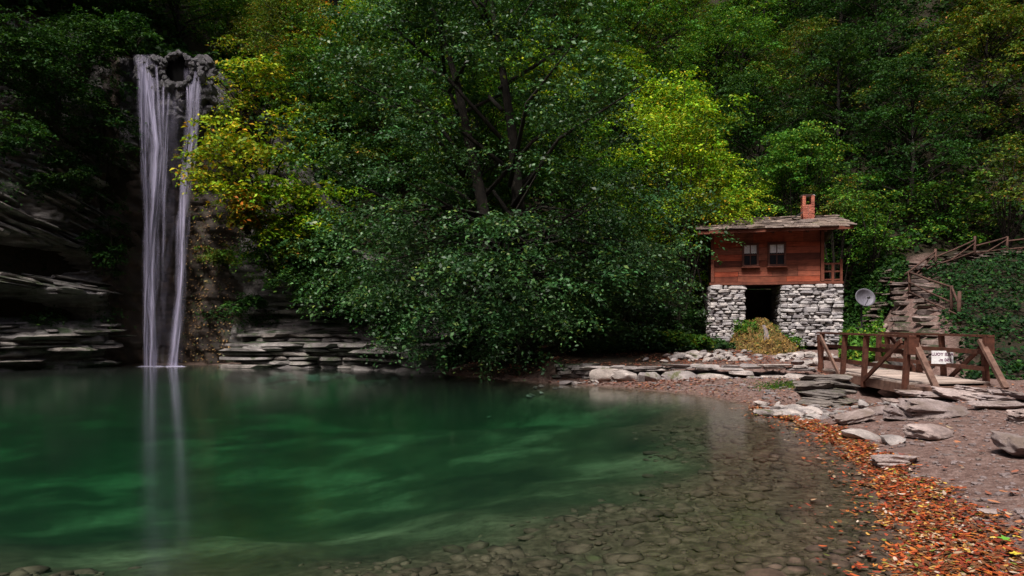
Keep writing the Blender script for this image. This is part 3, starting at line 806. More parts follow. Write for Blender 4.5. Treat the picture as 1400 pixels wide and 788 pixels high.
# its low hanging skirts towards the water
r = np.random.default_rng(5)
C, D = [], []
for k in range(130):
    a = r.uniform(-2.95, -0.15); rr = r.uniform(2.4, 4.9) 
    x, y = math.cos(a) * rr * 1.18, math.sin(a) * rr * 0.85
    zz = r.uniform(0.4 + 1.3 * float(sstep(x, 0.3, 1.6)) + 0.9 * float(sstep(-x, 2.6, 4.0)), 4.8) + 0.22 * max(0, abs(x + 0.3) - 2.0) ** 1.2
    C.append((x, y, zz)); D.append((math.cos(a), math.sin(a), -0.2))
P, Nn, S, Cc = sprays(r, np.array(C), np.array(D), r.uniform(0.7, 1.1, len(C)), 15, 11, 0.75, 0.115, *PAL['alder'], droop=0.5, flat=0.35)
c = link("hanging_boughs", leaf_cloud("hanging_boughs", P, Nn, S, Cc, M['leaf_gloss'], rs=9), ar); c["kind"] = "stuff"
tb = MB(); random.seed(4)
for c_ in C[::2]:
    c_ = Vector(c_); s0 = Vector((c_.x * 0.08, c_.y * 0.08, max(1.2, c_.z * 0.9 + 0.6)))
    tb.tube([s0, s0.lerp(c_, .5) + Vector((0, 0, .35)), c_], [0.06, 0.035, 0.01], 4)
tb.build("branches", M['bark'], ar)

def bush(name, px, py, d, rx, ry, rz, pal, nb, label, cat="shrub", lsize=0.11, group=None, seed=1, ntw=12, nlf=9, mat='leaf', droop=0.4, ground=True):
    """leafy shrub: stems from the ground carry flat boughs spread through an ellipsoid"""
    r = np.random.default_rng(seed); random.seed(seed)
    ctr = pix(px, py, d)
    base = Vector((ctr.x, ctr.y + 0.3 * ry, 0)); base.z = gz(base.x, base.y) if ground else ctr.z - 0.6 * rz
    if not ground: base.y = ctr.y + ry * 0.8
    e = empty(name, base, label, cat, group)
    q = r.normal(size=(nb, 3)); q /= np.linalg.norm(q, axis=1, keepdims=True); q *= r.uniform(0.35, 1.0, (nb, 1))
    C = np.array(ctr - base) + q * np.array([rx, ry, rz])
    Dv = q.copy(); Dv[:, 2] = -0.1
    P, Nn, S, Cc = sprays(r, C, Dv, r.uniform(0.35, 0.65, nb) * min(1.3, max(0.6, rx * 0.5)), ntw, nlf, 0.55 * min(1.2, max(0.5, rx * 0.5)), lsize, *PAL[pal], droop=droop)
    c = link("crown", leaf_cloud("crown", P, Nn, S, Cc, M[mat], rs=seed), e); c["kind"] = "stuff"
    tb = MB()
    for c_ in C[::3]:
        c_ = Vector(c_); tb.tube([Vector((random.uniform(-.1, .1), random.uniform(-.1, .1), -0.1)), c_ * 0.55 + Vector((0, 0, 0.1 * rz)), c_], [0.05, 0.03, 0.008], 4)
    tb.build("stems", M['bark'], e)
    return e

bush("maple_tree", 345, 215, 26.0, 2.5, 1.6, 2.3, 'yellow', 46, "bright yellow maple with big leaves beside the waterfall", "tree", 0.17, seed=31, ground=False)
bush("maple_tree", 410, 280, 26.4, 2.2, 1.5, 2.0, 'lime', 40, "yellow green maple between the yellow maple and the alder", "tree", 0.16, seed=32, ground=False)
bush("maple_tree", 330, 290, 25.6, 1.2, 0.8, 1.0, 'orange', 14, "small maple with orange tips below the yellow maple", "tree", 0.17, seed=33, ground=False)
bush("maple_tree", 330, 120, 28.5, 2.4, 1.5, 1.9, 'yellow', 34, "yellow maple growing at the lip right of the waterfall", "tree", 0.16, seed=34, ground=False)
bush("hazel_tree", 930, 240, 28.5, 2.6, 1.8, 3.4, 'lime', 70, "bright yellow green hazel leaning over the roof from its left", "tree", 0.14, seed=35)
bush("hazel_tree", 985, 280, 28.2, 2.0, 1.2, 1.3, 'yellow', 26, "low yellowing hazel boughs behind the roof's left end", "tree", 0.13, seed=36)
bush("hazel_tree", 930, 145, 30.5, 2.3, 1.6, 2.2, 'lime', 40, "upright yellow green hazel rising behind the leaning hazel", "tree", 0.14, seed=37)
bush("hornbeam_tree", 1090, 210, 33.5, 1.8, 1.4, 2.0, 'green', 34, "pale green young hornbeam above the chimney", "tree", 0.14, seed=38)
bush("hornbeam_tree", 1200, 310, 31.0, 1.9, 1.2, 2.3, 'green', 40, "fresh green hornbeam beside the house above the satellite dish", "tree", 0.12, seed=39)
bush("hornbeam_tree", 1150, 270, 32.5, 1.5, 1.0, 1.2, 'olive', 22, "rust tinged young hornbeam right of the chimney", "tree", 0.12, seed=40)
bush("hornbeam_tree", 1300, 280, 33.0, 2.8, 1.6, 2.4, 'green', 50, "wide green hornbeam above the slope path", "tree", 0.13, seed=41)
bush("hornbeam_tree", 1385, 240, 31.0, 1.6, 1.4, 2.8, 'olive', 36, "olive hornbeam with rusty tips at the slope's shoulder", "tree", 0.13, seed=42)
bush("hornbeam_tree", 1240, 130, 36.0, 2.6, 1.4, 1.3, 'olive', 22, "thin olive hornbeam boughs lit against the dark slope", "tree", 0.14, seed=43)
bush("evergreen_shrub", 880, 370, 24.5, 1.9, 1.4, 2.0, 'alder', 50, "dense dark green shrub between the alder and the house", seed=44, mat='leaf_gloss')
bush("evergreen_shrub", 920, 430, 24.0, 1.3, 1.0, 1.0, 'dark', 30, "low dark shrub left of the stone pier", seed=45, mat='leaf_gloss')
bush("evergreen_shrub", 790, 430, 22.5, 2.0, 1.2, 1.0, 'dark', 34, "dark undergrowth shrub below the alder above the leaf litter", seed=46, mat='leaf_gloss')
bush("evergreen_shrub", 470, 400, 25.4, 1.6, 0.8, 1.3, 'dark', 30, "dark shrub hanging over the ledges right of the fall", seed=47, mat='leaf_gloss', ground=False)
bush("evergreen_shrub", 400, 350, 26.2, 1.5, 0.8, 1.0, 'olive', 22, "olive shrub hanging above the ledges right of the fall", seed=48, ground=False)
bush("evergreen_shrub", 130, 170, 26.0, 1.8, 0.9, 2.6, 'dark', 40, "dark green shrub growing down the cliff left of the fall", seed=49, ground=False)
bush("evergreen_shrub", 60, 110, 24.5, 1.8, 0.9, 2.0, 'dark', 34, "dark shrub high on the left cliff", seed=50, ground=False)
bush("evergreen_shrub", 150, 330, 26.3, 0.8, 0.5, 1.6, 'dark', 18, "mossy dark fern shrub on the cliff beside the fall", seed=51, ground=False)
for sd_, (px_, py_, d_, a_, b_, k_, lab_) in enumerate([
        (25, 60, 23.5, 1.8, 1.5, 'dark', "dark shrub at the top of the left cliff"), (105, 50, 25.5, 1.6, 1.3, 'dark', "dark leafy shrub above the cliff shrub left of the fall"),
        (168, 45, 27.0, 1.2, 1.0, 'dark', "dark shrub hanging beside the lip of the fall"), (95, 235, 25.0, 1.2, 0.9, 'dark', "dark green tuft halfway up the left cliff"),
        (20, 180, 22.5, 1.2, 0.7, 'dark', "dark shrub on the dipping strata of the left cliff"), (300, 345, 27.0, 0.6, 0.6, 'olive', "small olive tuft on the brown tufa beside the fall"),
        (370, 345, 26.2, 1.5, 1.0, 'green', "green shrub hanging below the maples"), (430, 385, 25.8, 1.5, 0.9, 'dark', "dark shrub in the hollow above the ledges"),
        (505, 400, 25.0, 1.5, 1.0, 'dark', "dark shrub under the alder's outer boughs"), (540, 445, 24.8, 1.2, 0.6, 'dark', "low dark shrub at the end of the ledges"),
        (330, 410, 26.6, 0.7, 0.35, 'dark', "dark fern tuft in the hollow right of the tufa"), (440, 335, 26.0, 1.4, 1.0, 'alder', "deep green shrub between the maples and the alder")]):
    bush("hanging_shrub", px_, py_, d_, a_, 0.7, b_, k_, int(16 * a_ * b_ + 8), lab_, seed=150 + sd_, ground=False)
bush("fern_clump", 940, 468, 23.2, 0.75, 0.5, 0.35, 'green', 20, "bright green ferns at the foot of the left pier", "fern", 0.12, seed=52)
bush("fern_clump", 905, 462, 23.2, 0.7, 0.5, 0.3, 'green', 16, "bright green ferns left of the pier ferns", "fern", 0.12, seed=53)

# ground cover: real leaves low over the soil, uncountable
def cover(name, poly_fn, n, pal, label, lsize=0.12, hgt=0.25, seed=1, mat='leaf', box=None, cat="ground cover"):
    r = np.random.default_rng(seed)
    x = r.uniform(box[0], box[1], n * 3); y = r.uniform(box[2], box[3], n * 3)
    k = poly_fn(x, y); x, y = x[k][:n], y[k][:n]
    z = ground_z(x, y) + (0.35 + 0.65 * r.random(len(x))) * hgt * (0.5 + 0.5 * np.clip(lump(x, y, 1.7, seed), -1, 1.5))
    P = np.stack([x, y, z], 1); Nn = np.array([0, -0.25, 0.8]) + r.normal(size=P.shape) * 0.4
    pl, w = PAL[pal]; Cc = mixcol(r, len(P), pl, w) * r.uniform(0.6, 1.35, (len(P), 1)) * (1 + 0.25 * np.clip(lump(x, y, 0.9, seed + 2), -1, 1))[:, None]
    o = link(name, leaf_cloud(name, P, Nn, lsize * r.uniform(0.6, 1.4, len(P)), Cc, M[mat], 0.75, rs=seed))
    return tag(o, label, cat, kind="stuff")
stairx = lambda y: 10.6 + (y - 17.5) * 0.52
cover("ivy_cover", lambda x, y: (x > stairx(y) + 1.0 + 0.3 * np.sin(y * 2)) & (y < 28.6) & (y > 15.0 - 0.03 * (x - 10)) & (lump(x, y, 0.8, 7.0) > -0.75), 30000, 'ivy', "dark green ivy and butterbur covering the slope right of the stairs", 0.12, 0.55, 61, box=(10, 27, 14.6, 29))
cover("ivy_cover", lambda x, y: (x > np.maximum(9.9, 12.95 * y / 27 - 0.1 * 0)) & (x < stairx(y) - 0.9) & (y > 18.3), 14000, 'green', "green ivy covering the bank between the house and the stairs", 0.12, 0.9, 62, box=(9.5, 16, 18, 28.5))
cover("ivy_cover", lambda x, y: (np.hypot((x - 4.8) / 3.2, (y - 24.6) / 2.3) < 1), 11000, 'dark', "dark leafy undergrowth on the bank left of the house", 0.11, 0.4, 63, box=(1, 8, 21, 28), mat='leaf_gloss')
cover("ivy_cover", lambda x, y: (x > 12.98 * y / 27) & (x < 10.6 + (y - 17.5) * 0.52 + 0.2 * np.sin(y * 3)), 9000, 'dark', "dark ivy on the hillside behind the satellite dish", 0.15, 0.7, 66, box=(12.8, 17.5, 26.3, 33))
cover("hill_undergrowth", lambda x, y: (y - np.interp(x, FX, FY) > 0.6) & (y < np.interp(x, FX, FY) + 32), 90000, 'dark', "dark undergrowth covering the steep forest floor", 0.26, 0.9, 64, box=(-9, 46, 24, 64))
cover("hill_undergrowth", lambda x, y: (y - np.interp(x, FX, FY) > 0.5), 22000, 'dark', "dark undergrowth on top of the left cliff", 0.24, 0.9, 65, box=(-27, -10, 16, 36))

# moss and small ferns clinging to the cliff
r = np.random.default_rng(12)
P, Nn = [], []
for k in range(130):
    s = r.uniform(ccum[1] + 2, ccum[5] + 1.5); z = r.choice([r.uniform(1.6, 2.1), r.uniform(4.8, 11.5), r.uniform(4.8, 11.5)])
    if abs(s - (ccum[3] + 1.7)) < 1.9: continue
    if z > float(CTOP(cliff_base(np.array([s]))[0])[0]): continue
    p, ang = cliff_pt(s, z, 0.08)
    n_ = 90
    q = r.normal(size=(n_, 3)) * np.array([0.32, 0.18, 0.2]); P.append(np.array(p) + q); Nn.append(np.array([math.sin(ang) * .5, -math.cos(ang) * .5, 0.7]) + r.normal(size=(n_, 3)) * .4)
P = np.concatenate(P); Nn = np.concatenate(Nn)
o = link("cliff_moss", leaf_cloud("cliff_moss", P, Nn, 0.11 * r.uniform(.6, 1.4, len(P)), mixcol(r, len(P), *PAL['dark']) * r.uniform(.7, 1.4, (len(P), 1)), M['leaf'], rs=3))
tag(o, "dark moss and little ferns clinging to the cliff face", "moss", kind="stuff")

r = np.random.default_rng(77); P, Nn = [], []
for k in range(900):
    s_ = ccum[3] + r.uniform(2.2, 4.6); z = r.uniform(0.1, 6.5); p, ang = cliff_pt(s_, z, 0.03)
    P.append(np.array(p)); Nn.append((r.normal() * .4 + math.sin(ang) * .6, r.normal() * .4 - math.cos(ang) * .6, 0.6))
o = link("caught_leaves", leaf_cloud("caught_leaves", np.array(P), np.array(Nn), 0.09 * r.uniform(.5, 1.4, len(P)), mixcol(r, len(P), [(0.3, 0.17, 0.06), (0.16, 0.09, 0.04), (0.42, 0.3, 0.12), (0.06, 0.08, 0.02)], (3, 4, 1, 2)), M['dry_leaf'], rs=5))
tag(o, "dry golden leaves caught on the brown tufa beside the fall", "leaves", kind="stuff")

# ------------------------------------------------------------------ the mill house
HY = 27.0
hx = lambda px: (px - 700) / F * HY
hz_ = lambda py: CAM_H - (py - 440) / F * HY
XL, XR = 7.86, 12.93          # stone base
WX0, WX1 = 7.96, 12.2         # timber storey
ZB, ZT = 0.45, 3.2
org = Vector((10.4, HY, 0.6))
house = empty("mill_house", org, "small wooden mill house on white dry-stone piers with slate roof", "house")
house.rotation_euler = (0, 0, math.radians(-14)); house.scale = (0.98, 1, 1)
def hpart(mb, name, m, parent=None, **kw):
    return mb.build(name, m, parent or house, org, **kw)
def hstone(parent, x, y, z, sx, sy, sz, rz=0.0, lst=None):
    return link("stone", random.choice(lst or ST), parent, Vector((x, y, z)) - org, (random.uniform(-.06, .06) + random.choice((0, math.pi)), random.uniform(-.05, .05), rz), (sx, sy, sz))
random.seed(8)
def pier(x0, x1, zb):
    core = MB().beam((x0 + 0.07, HY + 1.95, (zb + ZT) / 2 - 0.02), (x1 - 0.07, HY + 1.95, (zb + ZT) / 2 - 0.02), 3.7, ZT - zb - 0.06)
    pr = hpart(core, "stone_pier", M['backing'])
    z = zb
    while z < ZT - 0.04:
        h = min(random.choice((0.06, 0.075, 0.09, 0.105, 0.12, 0.14, 0.17)), ZT - z)
        if ZT - z - h < 0.06: h = ZT - z
        bat = -0.03 * (ZT - z) / 2.5
        x = x0 + bat + random.uniform(-.02, .02)
        while x < x1 - 0.05:
            L = random.choice((random.uniform(0.16, 0.32), random.uniform(0.3, 0.6)))
            if x1 - x - L < 0.13: L = x1 - x - bat * 0
            hh = h * random.uniform(0.8, 1.12)
            hstone(pr, x + L / 2, HY + 0.12 + random.uniform(-.06, .04), z + h / 2, L * 0.985, 0.34, hh, random.uniform(-.03, .03))
            x += L
        y = HY + 0.32
        while y < HY + 2.6:      # flank facing the pool side
            L = random.uniform(0.3, 0.7)
            hstone(pr, x0 + bat + 0.11 + random.uniform(-.03, .02), y + L / 2, z + h / 2, 0.3, L * .985, h * random.uniform(.86, 1.02))
            y += L
        z += h
    return pr
pier(XL, hx(1020.5), ZB)
pier(hx(1067), XR, 0.75)
# dark inside of the mill race
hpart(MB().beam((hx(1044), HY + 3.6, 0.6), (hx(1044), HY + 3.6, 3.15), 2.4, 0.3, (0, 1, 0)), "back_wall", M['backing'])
# timber storey
body = MB().beam(((WX0 + WX1) / 2, HY + 0.09, (ZT + 5.34) / 2), ((WX0 + WX1) / 2, HY + 3.85, (ZT + 5.34) / 2), WX1 - WX0 - 0.06, 5.34 - ZT - 0.03)
wall = hpart(body, "wall", M['dark_trim'])
hpart(MB().beam((XL, HY + 0.03, ZT + 0.045), (XR, HY + 0.03, ZT + 0.045), 0.16, 0.10), "floor_beam", M['trim'])
W1 = (hx(1016), hx(1038)); W2 = (hx(1050), hx(1074)); WZ0, WZ1 = hz_(363.5), hz_(331)
rowz = [ZT + 0.10]
for py in (377, 370, 363.5, 355, 346, 337, 330.5, 318): rowz.append(hz_(py))
rowz[-1] = 5.3
tones = [(.62, .58, .56), (1.45, 1.5, 1.5), (.8, .95, 1.0), (1.15, .95, .85), (1, 1, 1), (1.3, 1.05, .9), (.85, .8, .8), (1.1, 1.15, 1.2), (.45, .42, .42), (1.25, .9, .75), (.95, 1.05, 1.05), (1.4, 1.3, 1.25)]
def plank(x0, x1, z0, z1, col):
    V = MB().beam((x0 + 0.006, 0, 0), (x1 - 0.006, 0, 0), 0.045, z1 - z0 - 0.012, jit=0.004)
    me = mesh("plank", V.V, V.F, M['plank'])
    return link("plank", me, wall, Vector((0, HY + 0.045 + random.uniform(-.012, .008), (z0 + z1) / 2)) - org, (random.uniform(-.02, .02), 0, 0), color=col)
for i in range(len(rowz) - 1):
    z0, z1 = rowz[i], rowz[i + 1]
    spans = [(WX0 + 0.06, WX1 - 0.1)]
    if z1 > WZ0 + 0.02 and z0 < WZ1 - 0.02: spans = [(WX0 + 0.06, W1[0]), (W1[1], W2[0]), (W2[1], WX1 - 0.1)]
    for a, b_ in spans:
        x = a
        while x < b_ - 0.01:
            L = random.uniform(0.7, 1.9)
            if b_ - x - L < 0.5: L = b_ - x
            col = random.choice(tones)
            if i == 3 and x < W1[0] - 0.2 and b_ <= W1[0]+.01: col = (.36, .34, .36)
            if i == 4 and x > W2[1] - 0.1: col = (.34, .32, .34)
            plank(x, x + L, z0, z1, col); x += L
for k in range(8):     # boards of the flank facing the pool
    z0 = ZT + 0.1 + k * 0.26
    V = MB().beam((0, HY + 0.1, 0), (0, HY + 3.8, 0), 0.04, 0.25)
    link("plank", mesh("plank", V.V, V.F, M['plank']), wall, Vector((WX0 + 0.015, 0, z0 + 0.13)) - org, color=random.choice(tones))
for x in (WX0 + 0.02, WX1 - 0.03):
    hpart(MB().beam((x, HY, ZT + 0.1), (x, HY, 5.3), 0.12, 0.13, (0, 1, 0)), "corner_post", M['trim'])
# windows
for (a, b_) in (W1, W2):
    fr_ = MB(); w = 0.075; yy = HY - 0.01
    for (p, q, ww, hh) in (((a, yy, WZ0 + w / 2), (b_, yy, WZ0 + w / 2), 0.11, w), ((a, yy, WZ1 - w / 2), (b_, yy, WZ1 - w / 2), 0.11, w)):
        fr_.beam(p, q, ww, hh)
    for x in (a + w / 2, b_ - w / 2): fr_.beam((x, yy, WZ0 + w), (x, yy, WZ1 - w), w, 0.11, (0, 1, 0))
    win = hpart(fr_, "window", M['dark_trim'])
    hpart(MB().beam((a - 0.04, HY - 0.04, WZ0 - 0.02), (b_ + 0.04, HY - 0.04, WZ0 - 0.02), 0.18, 0.04), "sill", M['trim'], win)
    mx_, mz = (a + b_) / 2, (WZ0 + WZ1) / 2
    hpart(MB().beam((mx_, HY + 0.005, WZ0 + w), (mx_, HY + 0.005, WZ1 - w), 0.03, 0.03, (0, 1, 0)).beam((a + w, HY + 0.006, mz), (b_ - w, HY + 0.006, mz), 0.032, 0.045), "glazing_bar", M['dark_trim'], win)
    for (xa, xb) in ((a + w, mx_ - 0.015), (mx_ + 0.015, b_ - w)):
        for (za, zb2) in ((WZ0 + w, mz - 0.022), (mz + 0.022, WZ1 - w)):
            hpart(MB().beam(((xa + xb) / 2, HY + 0.03, za), ((xa + xb) / 2, HY + 0.03, zb2), xb - xa, 0.008, (0, 1, 0)), "pane", M['glass'], win)
        # lace half curtain with a wavy hem, hung close to the pane
        V, Fc = [], []
        for k in range(13):
            x = xa + 0.005 + (xb - xa - 0.01) * k / 12; yv = HY + 0.019 + 0.004 * math.sin(k * 2.1)
            V += [(x, yv, WZ1 - w - 0.005), (x, yv, mz + 0.05 + 0.025 * abs(math.sin(k * 0.8)))]
        for k in range(12): Fc.append((2 * k, 2 * k + 1, 2 * k + 3, 2 * k + 2))
        mb = MB().add(V, Fc); hpart(mb, "curtain", M['curtain'], win)
# roof
RX0, RX1, RY0, RY1, RYM = 7.42, 13.1, HY - 0.7, HY + 4.7, HY + 2.0
ZE, ZR = 5.30, 6.02
rf = MB()
rf.add([(RX0, RY0, ZE), (RX1, RY0, ZE), (RX1, RYM, ZR), (RX0, RYM, ZR), (RX0, RY0, ZE - .06), (RX1, RY0, ZE - .06), (RX1, RYM, ZR - .06), (RX0, RYM, ZR - .06)],
       [(0, 1, 2, 3), (7, 6, 5, 4), (0, 4, 5, 1), (1, 5, 6, 2), (3, 7, 4, 0)])
rf.add([(RX0, RYM, ZR), (RX1, RYM, ZR), (RX1, RY1, ZE), (RX0, RY1, ZE), (RX0, RYM, ZR - .06), (RX1, RYM, ZR - .06), (RX1, RY1, ZE - .06), (RX0, RY1, ZE - .06)],
       [(0, 1, 2, 3), (7, 6, 5, 4), (2, 6, 7, 3), (1, 5, 6, 2), (3, 7, 4, 0)])
roof = hpart(rf, "roof", M['dark_trim'])
hpart(MB().beam((RX0 - .02, RY0 - 0.035, ZE - 0.06), (RX1 + .02, RY0 - 0.035, ZE - 0.02), 0.05, 0.13), "fascia", M['trim'], roof)
hpart(MB().beam((RX1 + .035, RY0, ZE - 0.03), (RX1 + .035, RYM, ZR - 0.03), 0.05, 0.12), "barge_board", M['trim'], roof)
hpart(MB().beam((RX0 - .035, RY0, ZE - 0.03), (RX0 - .035, RYM, ZR - 0.03), 0.05, 0.12), "barge_board", M['trim'], roof)
for k in range(9):
    x = RX0 + 0.3 + k * (RX1 - RX0 - 0.6) / 8
    hpart(MB().beam((x, RY0 + 0.01, ZE - 0.115), (x, RYM, ZR - 0.115), 0.08, 0.1), "rafter", M['dark_trim'], roof)
sl_ = math.atan2(ZR - ZE, RYM - RY0)
for side in (0, 1):
    for rw in range(7):
        f = rw / 6.6; x = RX0 - 0.12 + random.uniform(0, .2)
        while x < RX1 + 0.05:
            L = min(random.uniform(0.35, 0.8), RX1 + 0.14 - x)
            if L < 0.15: break
            yy = (RY0 - 0.08 + (RYM - RY0 + 0.05) * f + 0.2) if side == 0 else (RY1 + 0.08 - (RY1 - RYM + 0.05) * f - 0.2)
            zz = ZE + 0.035 + (ZR - ZE) * (f + 0.06) + random.uniform(0, .035)
            rx = (sl_ - 0.07) if side == 0 else -(math.atan2(ZR - ZE, RY1 - RYM) - 0.07)
            link("slate", random.choice(SL), roof, Vector((x + L / 2, yy + random.uniform(-.06, .06), zz)) - org, (rx + random.uniform(-.05, .05), random.uniform(-.05, .05), random.uniform(-.12, .12)), (L * 1.04, random.uniform(0.45, 0.6), random.uniform(0.035, 0.065)))
            x += L
x = RX0
while x < RX1:
    L = min(random.uniform(0.4, 0.8), RX1 + 0.1 - x)
    if L < 0.15: break
    link("slate", random.choice(SL), roof, Vector((x + L / 2, RYM, ZR + 0.09)) - org, (random.uniform(-.08, .08), random.uniform(-.05, .05), random.uniform(-.1, .1)), (L, 0.42, 0.05)); x += L
# chimney
CX0, CX1, CYc = 11.66, 12.12, 28.55
chz0, chz1 = 5.55, 6.5
ch = hpart(MB().beam(((CX0 + CX1) / 2, CYc, chz0), ((CX0 + CX1) / 2, CYc, chz1), CX1 - CX0 - .03, CX1 - CX0 - .03, (0, 1, 0)), "chimney", M['mortar'])
bw = (CX1 - CX0) / 2
bme = [chipped_box(900 + i, M['brick'], 0.02, 0.05) for i in range(4)]
def brick(x, y, z, along, L=0.22, h=0.066):
    link("brick", random.choice(bme), ch, Vector((x, y, z)) - org, (0, 0, 0 if along else math.pi / 2), (L, 0.13, h))
z = chz0 + 0.04; cxm = (CX0 + CX1) / 2; k = 0
while z < chz1 + 0.36:
    if z < chz1 - 0.02:
        o_ = 0.01 if k % 2 else 0.04
        for sgn in (-1, 1):
            for q in (-1, 1):
                brick(cxm + q * 0.117 + o_ - .025, CYc + sgn * (bw - 0.06), z, True)
                brick(cxm + sgn * (bw - 0.055), CYc + q * 0.117 - o_ + .025, z, False)
    else:
        for sx in (-1, 1):
            for sy in (-1, 1):
                link("brick", random.choice(bme), ch, Vector((cxm + sx * (bw - 0.06), CYc + sy * (bw - 0.06), z)) - org, (0, 0, 0), (0.13, 0.13, 0.066))
    z += 0.074; k += 1
link("cap", random.choice(ST), ch, Vector((cxm, CYc, z + 0.0)) - org, (0, 0, 0), (0.54, 0.54, 0.06))
hpart(MB().beam((CX0 - 0.42, CYc - 0.3, 5.95), (CX0 - 0.02, CYc - 0.3, 6.2), 0.3, 0.04), "flashing", M['dark_metal'], ch)
# balcony rail at the right end
rail = hpart(MB().beam((WX1 + 0.02, HY + 0.05, ZT + 0.78), (XR - 0.06, HY + 0.05, ZT + 0.78), 0.07, 0.06), "balcony_rail", M['trim'])
for zz in (0.48, 0.16): hpart(MB().beam((WX1 + 0.02, HY + 0.05, ZT + zz), (XR - 0.06, HY + 0.05, ZT + zz), 0.05, 0.06), "rail", M['trim'], rail)
for x, t in ((XR - 0.06, 0.95), (WX1 + 0.36, 0.78)):
    hpart(MB().beam((x, HY + 0.05, ZT), (x, HY + 0.05, ZT + t), 0.09, 0.09, (0, 1, 0)), "post", M['trim'], rail)
hpart(MB().beam((WX1 + 0.35, HY + 1.95, ZT + 0.02), (XR, HY + 1.95, ZT + 0.02), 3.7, 0.05), "balcony_floor", M['trim'], rail)

# mossy tufa mound with its trickle below the house
mp_ = pix(1042, 478, 26.2); mp_.z = gz(mp_.x, mp_.y)
mound = empty("tufa_mound", mp_, "yellow brown mossy tufa mound spilling from under the house", "rock")
random.seed(9)
n_ = 90; V = []
for j in range(n_):
    v = j / (n_ - 1)
    for i in range(n_):
        u = -1 + 2 * i / (n_ - 1)
        x = u * (0.95 + 0.35 * math.sin(v * 3.1)); y = 1.5 - 3.5 * v
        q = Vector((x * 1.6, y * 1.6, 3.0))
        top = 1.35 * (1 - float(sstep(v, 0.30, 0.78)) * 0.62) - 0.55 * float(sstep(v, 0.7, 1.0))
        z = top * (1 - abs(u) ** 2.6) - 0.25
        bl = mnoise.noise(q) * 0.28 + mnoise.noise(q * 2.7) * 0.16 + abs(mnoise.noise(q * 6.0)) * 0.12
        V.append((x + 0.12 * mnoise.noise(q * 3 + Vector((9, 0, 0))), y - 0.5 * bl, z + bl * (1 - abs(u) ** 4)))
ii = np.arange(n_ * n_).reshape(n_, n_)
Q = np.stack([ii[:-1, :-1], ii[:-1, 1:], ii[1:, 1:], ii[1:, :-1]], -1).reshape(-1, 4)
link("tufa_mass", np_mesh("tufa_mass", V, Q, M['mossy'], smooth=True), mound)
r = np.random.default_rng(91); Va = np.array(V)
k = r.integers(0, len(Va), 5200); P = Va[k] + r.normal(size=(5200, 3)) * 0.03 + np.array([0, -0.02, 0.02])
green = (P[:, 2] > 0.75) & (np.abs(P[:, 0] - 0.1) > 0.25) | (r.random(5200) < 0.12)
Cc = np.where(green[:, None], mixcol(r, 5200, [(0.10, 0.13, 0.02), (0.16, 0.16, 0.03), (0.05, 0.09, 0.02)], (1, 1, 1)), mixcol(r, 5200, [(0.34, 0.21, 0.06), (0.24, 0.14, 0.045), (0.14, 0.08, 0.035), (0.42, 0.30, 0.11)], (3, 3, 2, 1))) * r.uniform(.5, 1.3, (5200, 1))
ms = link("moss", leaf_cloud("moss", P, np.array([0, -0.9, 0.3]) + r.normal(size=P.shape) * .5, 0.07 * r.uniform(.6, 1.6, 5200), Cc, M['leaf'], rs=4), mound); ms["kind"] = "stuff"
tk = empty("trickle", pix(1043, 470, 25.5), "thin white trickle running down the mossy mound", "waterfall")
V, Q, Cc = [], [], []
for j in range(21):
    t = j / 20
    for u in (-1, -.33, .33, 1):
        V.append((0.02 + 0.10 * u * (0.7 + 0.5 * t) + 0.04 * math.sin(t * 5) + 0.12 * t, -0.2 * t - 0.05 * (1 - u * u), 0.72 - 0.85 * t)); Cc.append((0.5 + u * .5, t * 2, 0.75 * (1 - abs(u) * .5) * (1 - t * .4)))
for j in range(20):
    for q in range(3): a = j * 4 + q; Q.append((a, a + 1, a + 5, a + 4))
link("stream", np_mesh("stream", V, Q, M['fall'], np.array(Cc), "flow", True), tk)
bush("fern_clump", 1022, 446, 26.6, 0.35, 0.3, 0.3, 'green', 9, "little green fern on the left pier's inner edge", "fern", 0.09, seed=71, ground=False)
bush("fern_clump", 1075, 464, 26.4, 0.6, 0.3, 0.25, 'green', 12, "green fern below the right pier by the trickle", "fern", 0.09, seed=72, ground=False)

# ------------------------------------------------------------------ dry-stone walls
def wall_thing(label, pts, z_off, height, course, lrange, lst, depth=0.4, gap=None, seed=1, name="stone_wall", group=None):
    """pts: world xy path; stones laid in courses along it"""
    random.seed(seed)
    e = empty(name, (pts[0][0], pts[0][1], gz(*pts[0])), label, "wall", group); eo = e.location.copy()
    P = np.array(pts, float); cum = np.concatenate([[0], np.cumsum(np.hypot(*np.diff(P, axis=0).T))])
    z = 0.0
    while z < height - 0.02:
        h = random.uniform(*course); s = random.uniform(-.1, .1)
        while s < cum[-1]:
            L = random.uniform(*lrange)
            m_ = s + L / 2
            x, y = np.interp(m_, cum, P[:, 0]), np.interp(m_, cum, P[:, 1])
            x2, y2 = np.interp(m_ + .1, cum, P[:, 0]), np.interp(m_ + .1, cum, P[:, 1]); x1, y1 = np.interp(m_ - .1, cum, P[:, 0]), np.interp(m_ - .1, cum, P[:, 1])
            ang = math.atan2(y2 - y1, x2 - x1)
            if not (gap and gap[0] < x < gap[1] and z < gap[2]):
                zb = gz(x, y - 0.15) + z_off
                link("stone", random.choice(lst), e, Vector((x, y + random.uniform(-.06, .06), zb + z + h / 2)) - eo, (random.uniform(-.07, .07), random.uniform(-.06, .06), ang + random.uniform(-.12, .12)), (L * 0.98, depth * random.uniform(.85, 1.2), h * random.uniform(.9, 1.12)))
            s += L
        z += h * 0.96
    return e, eo
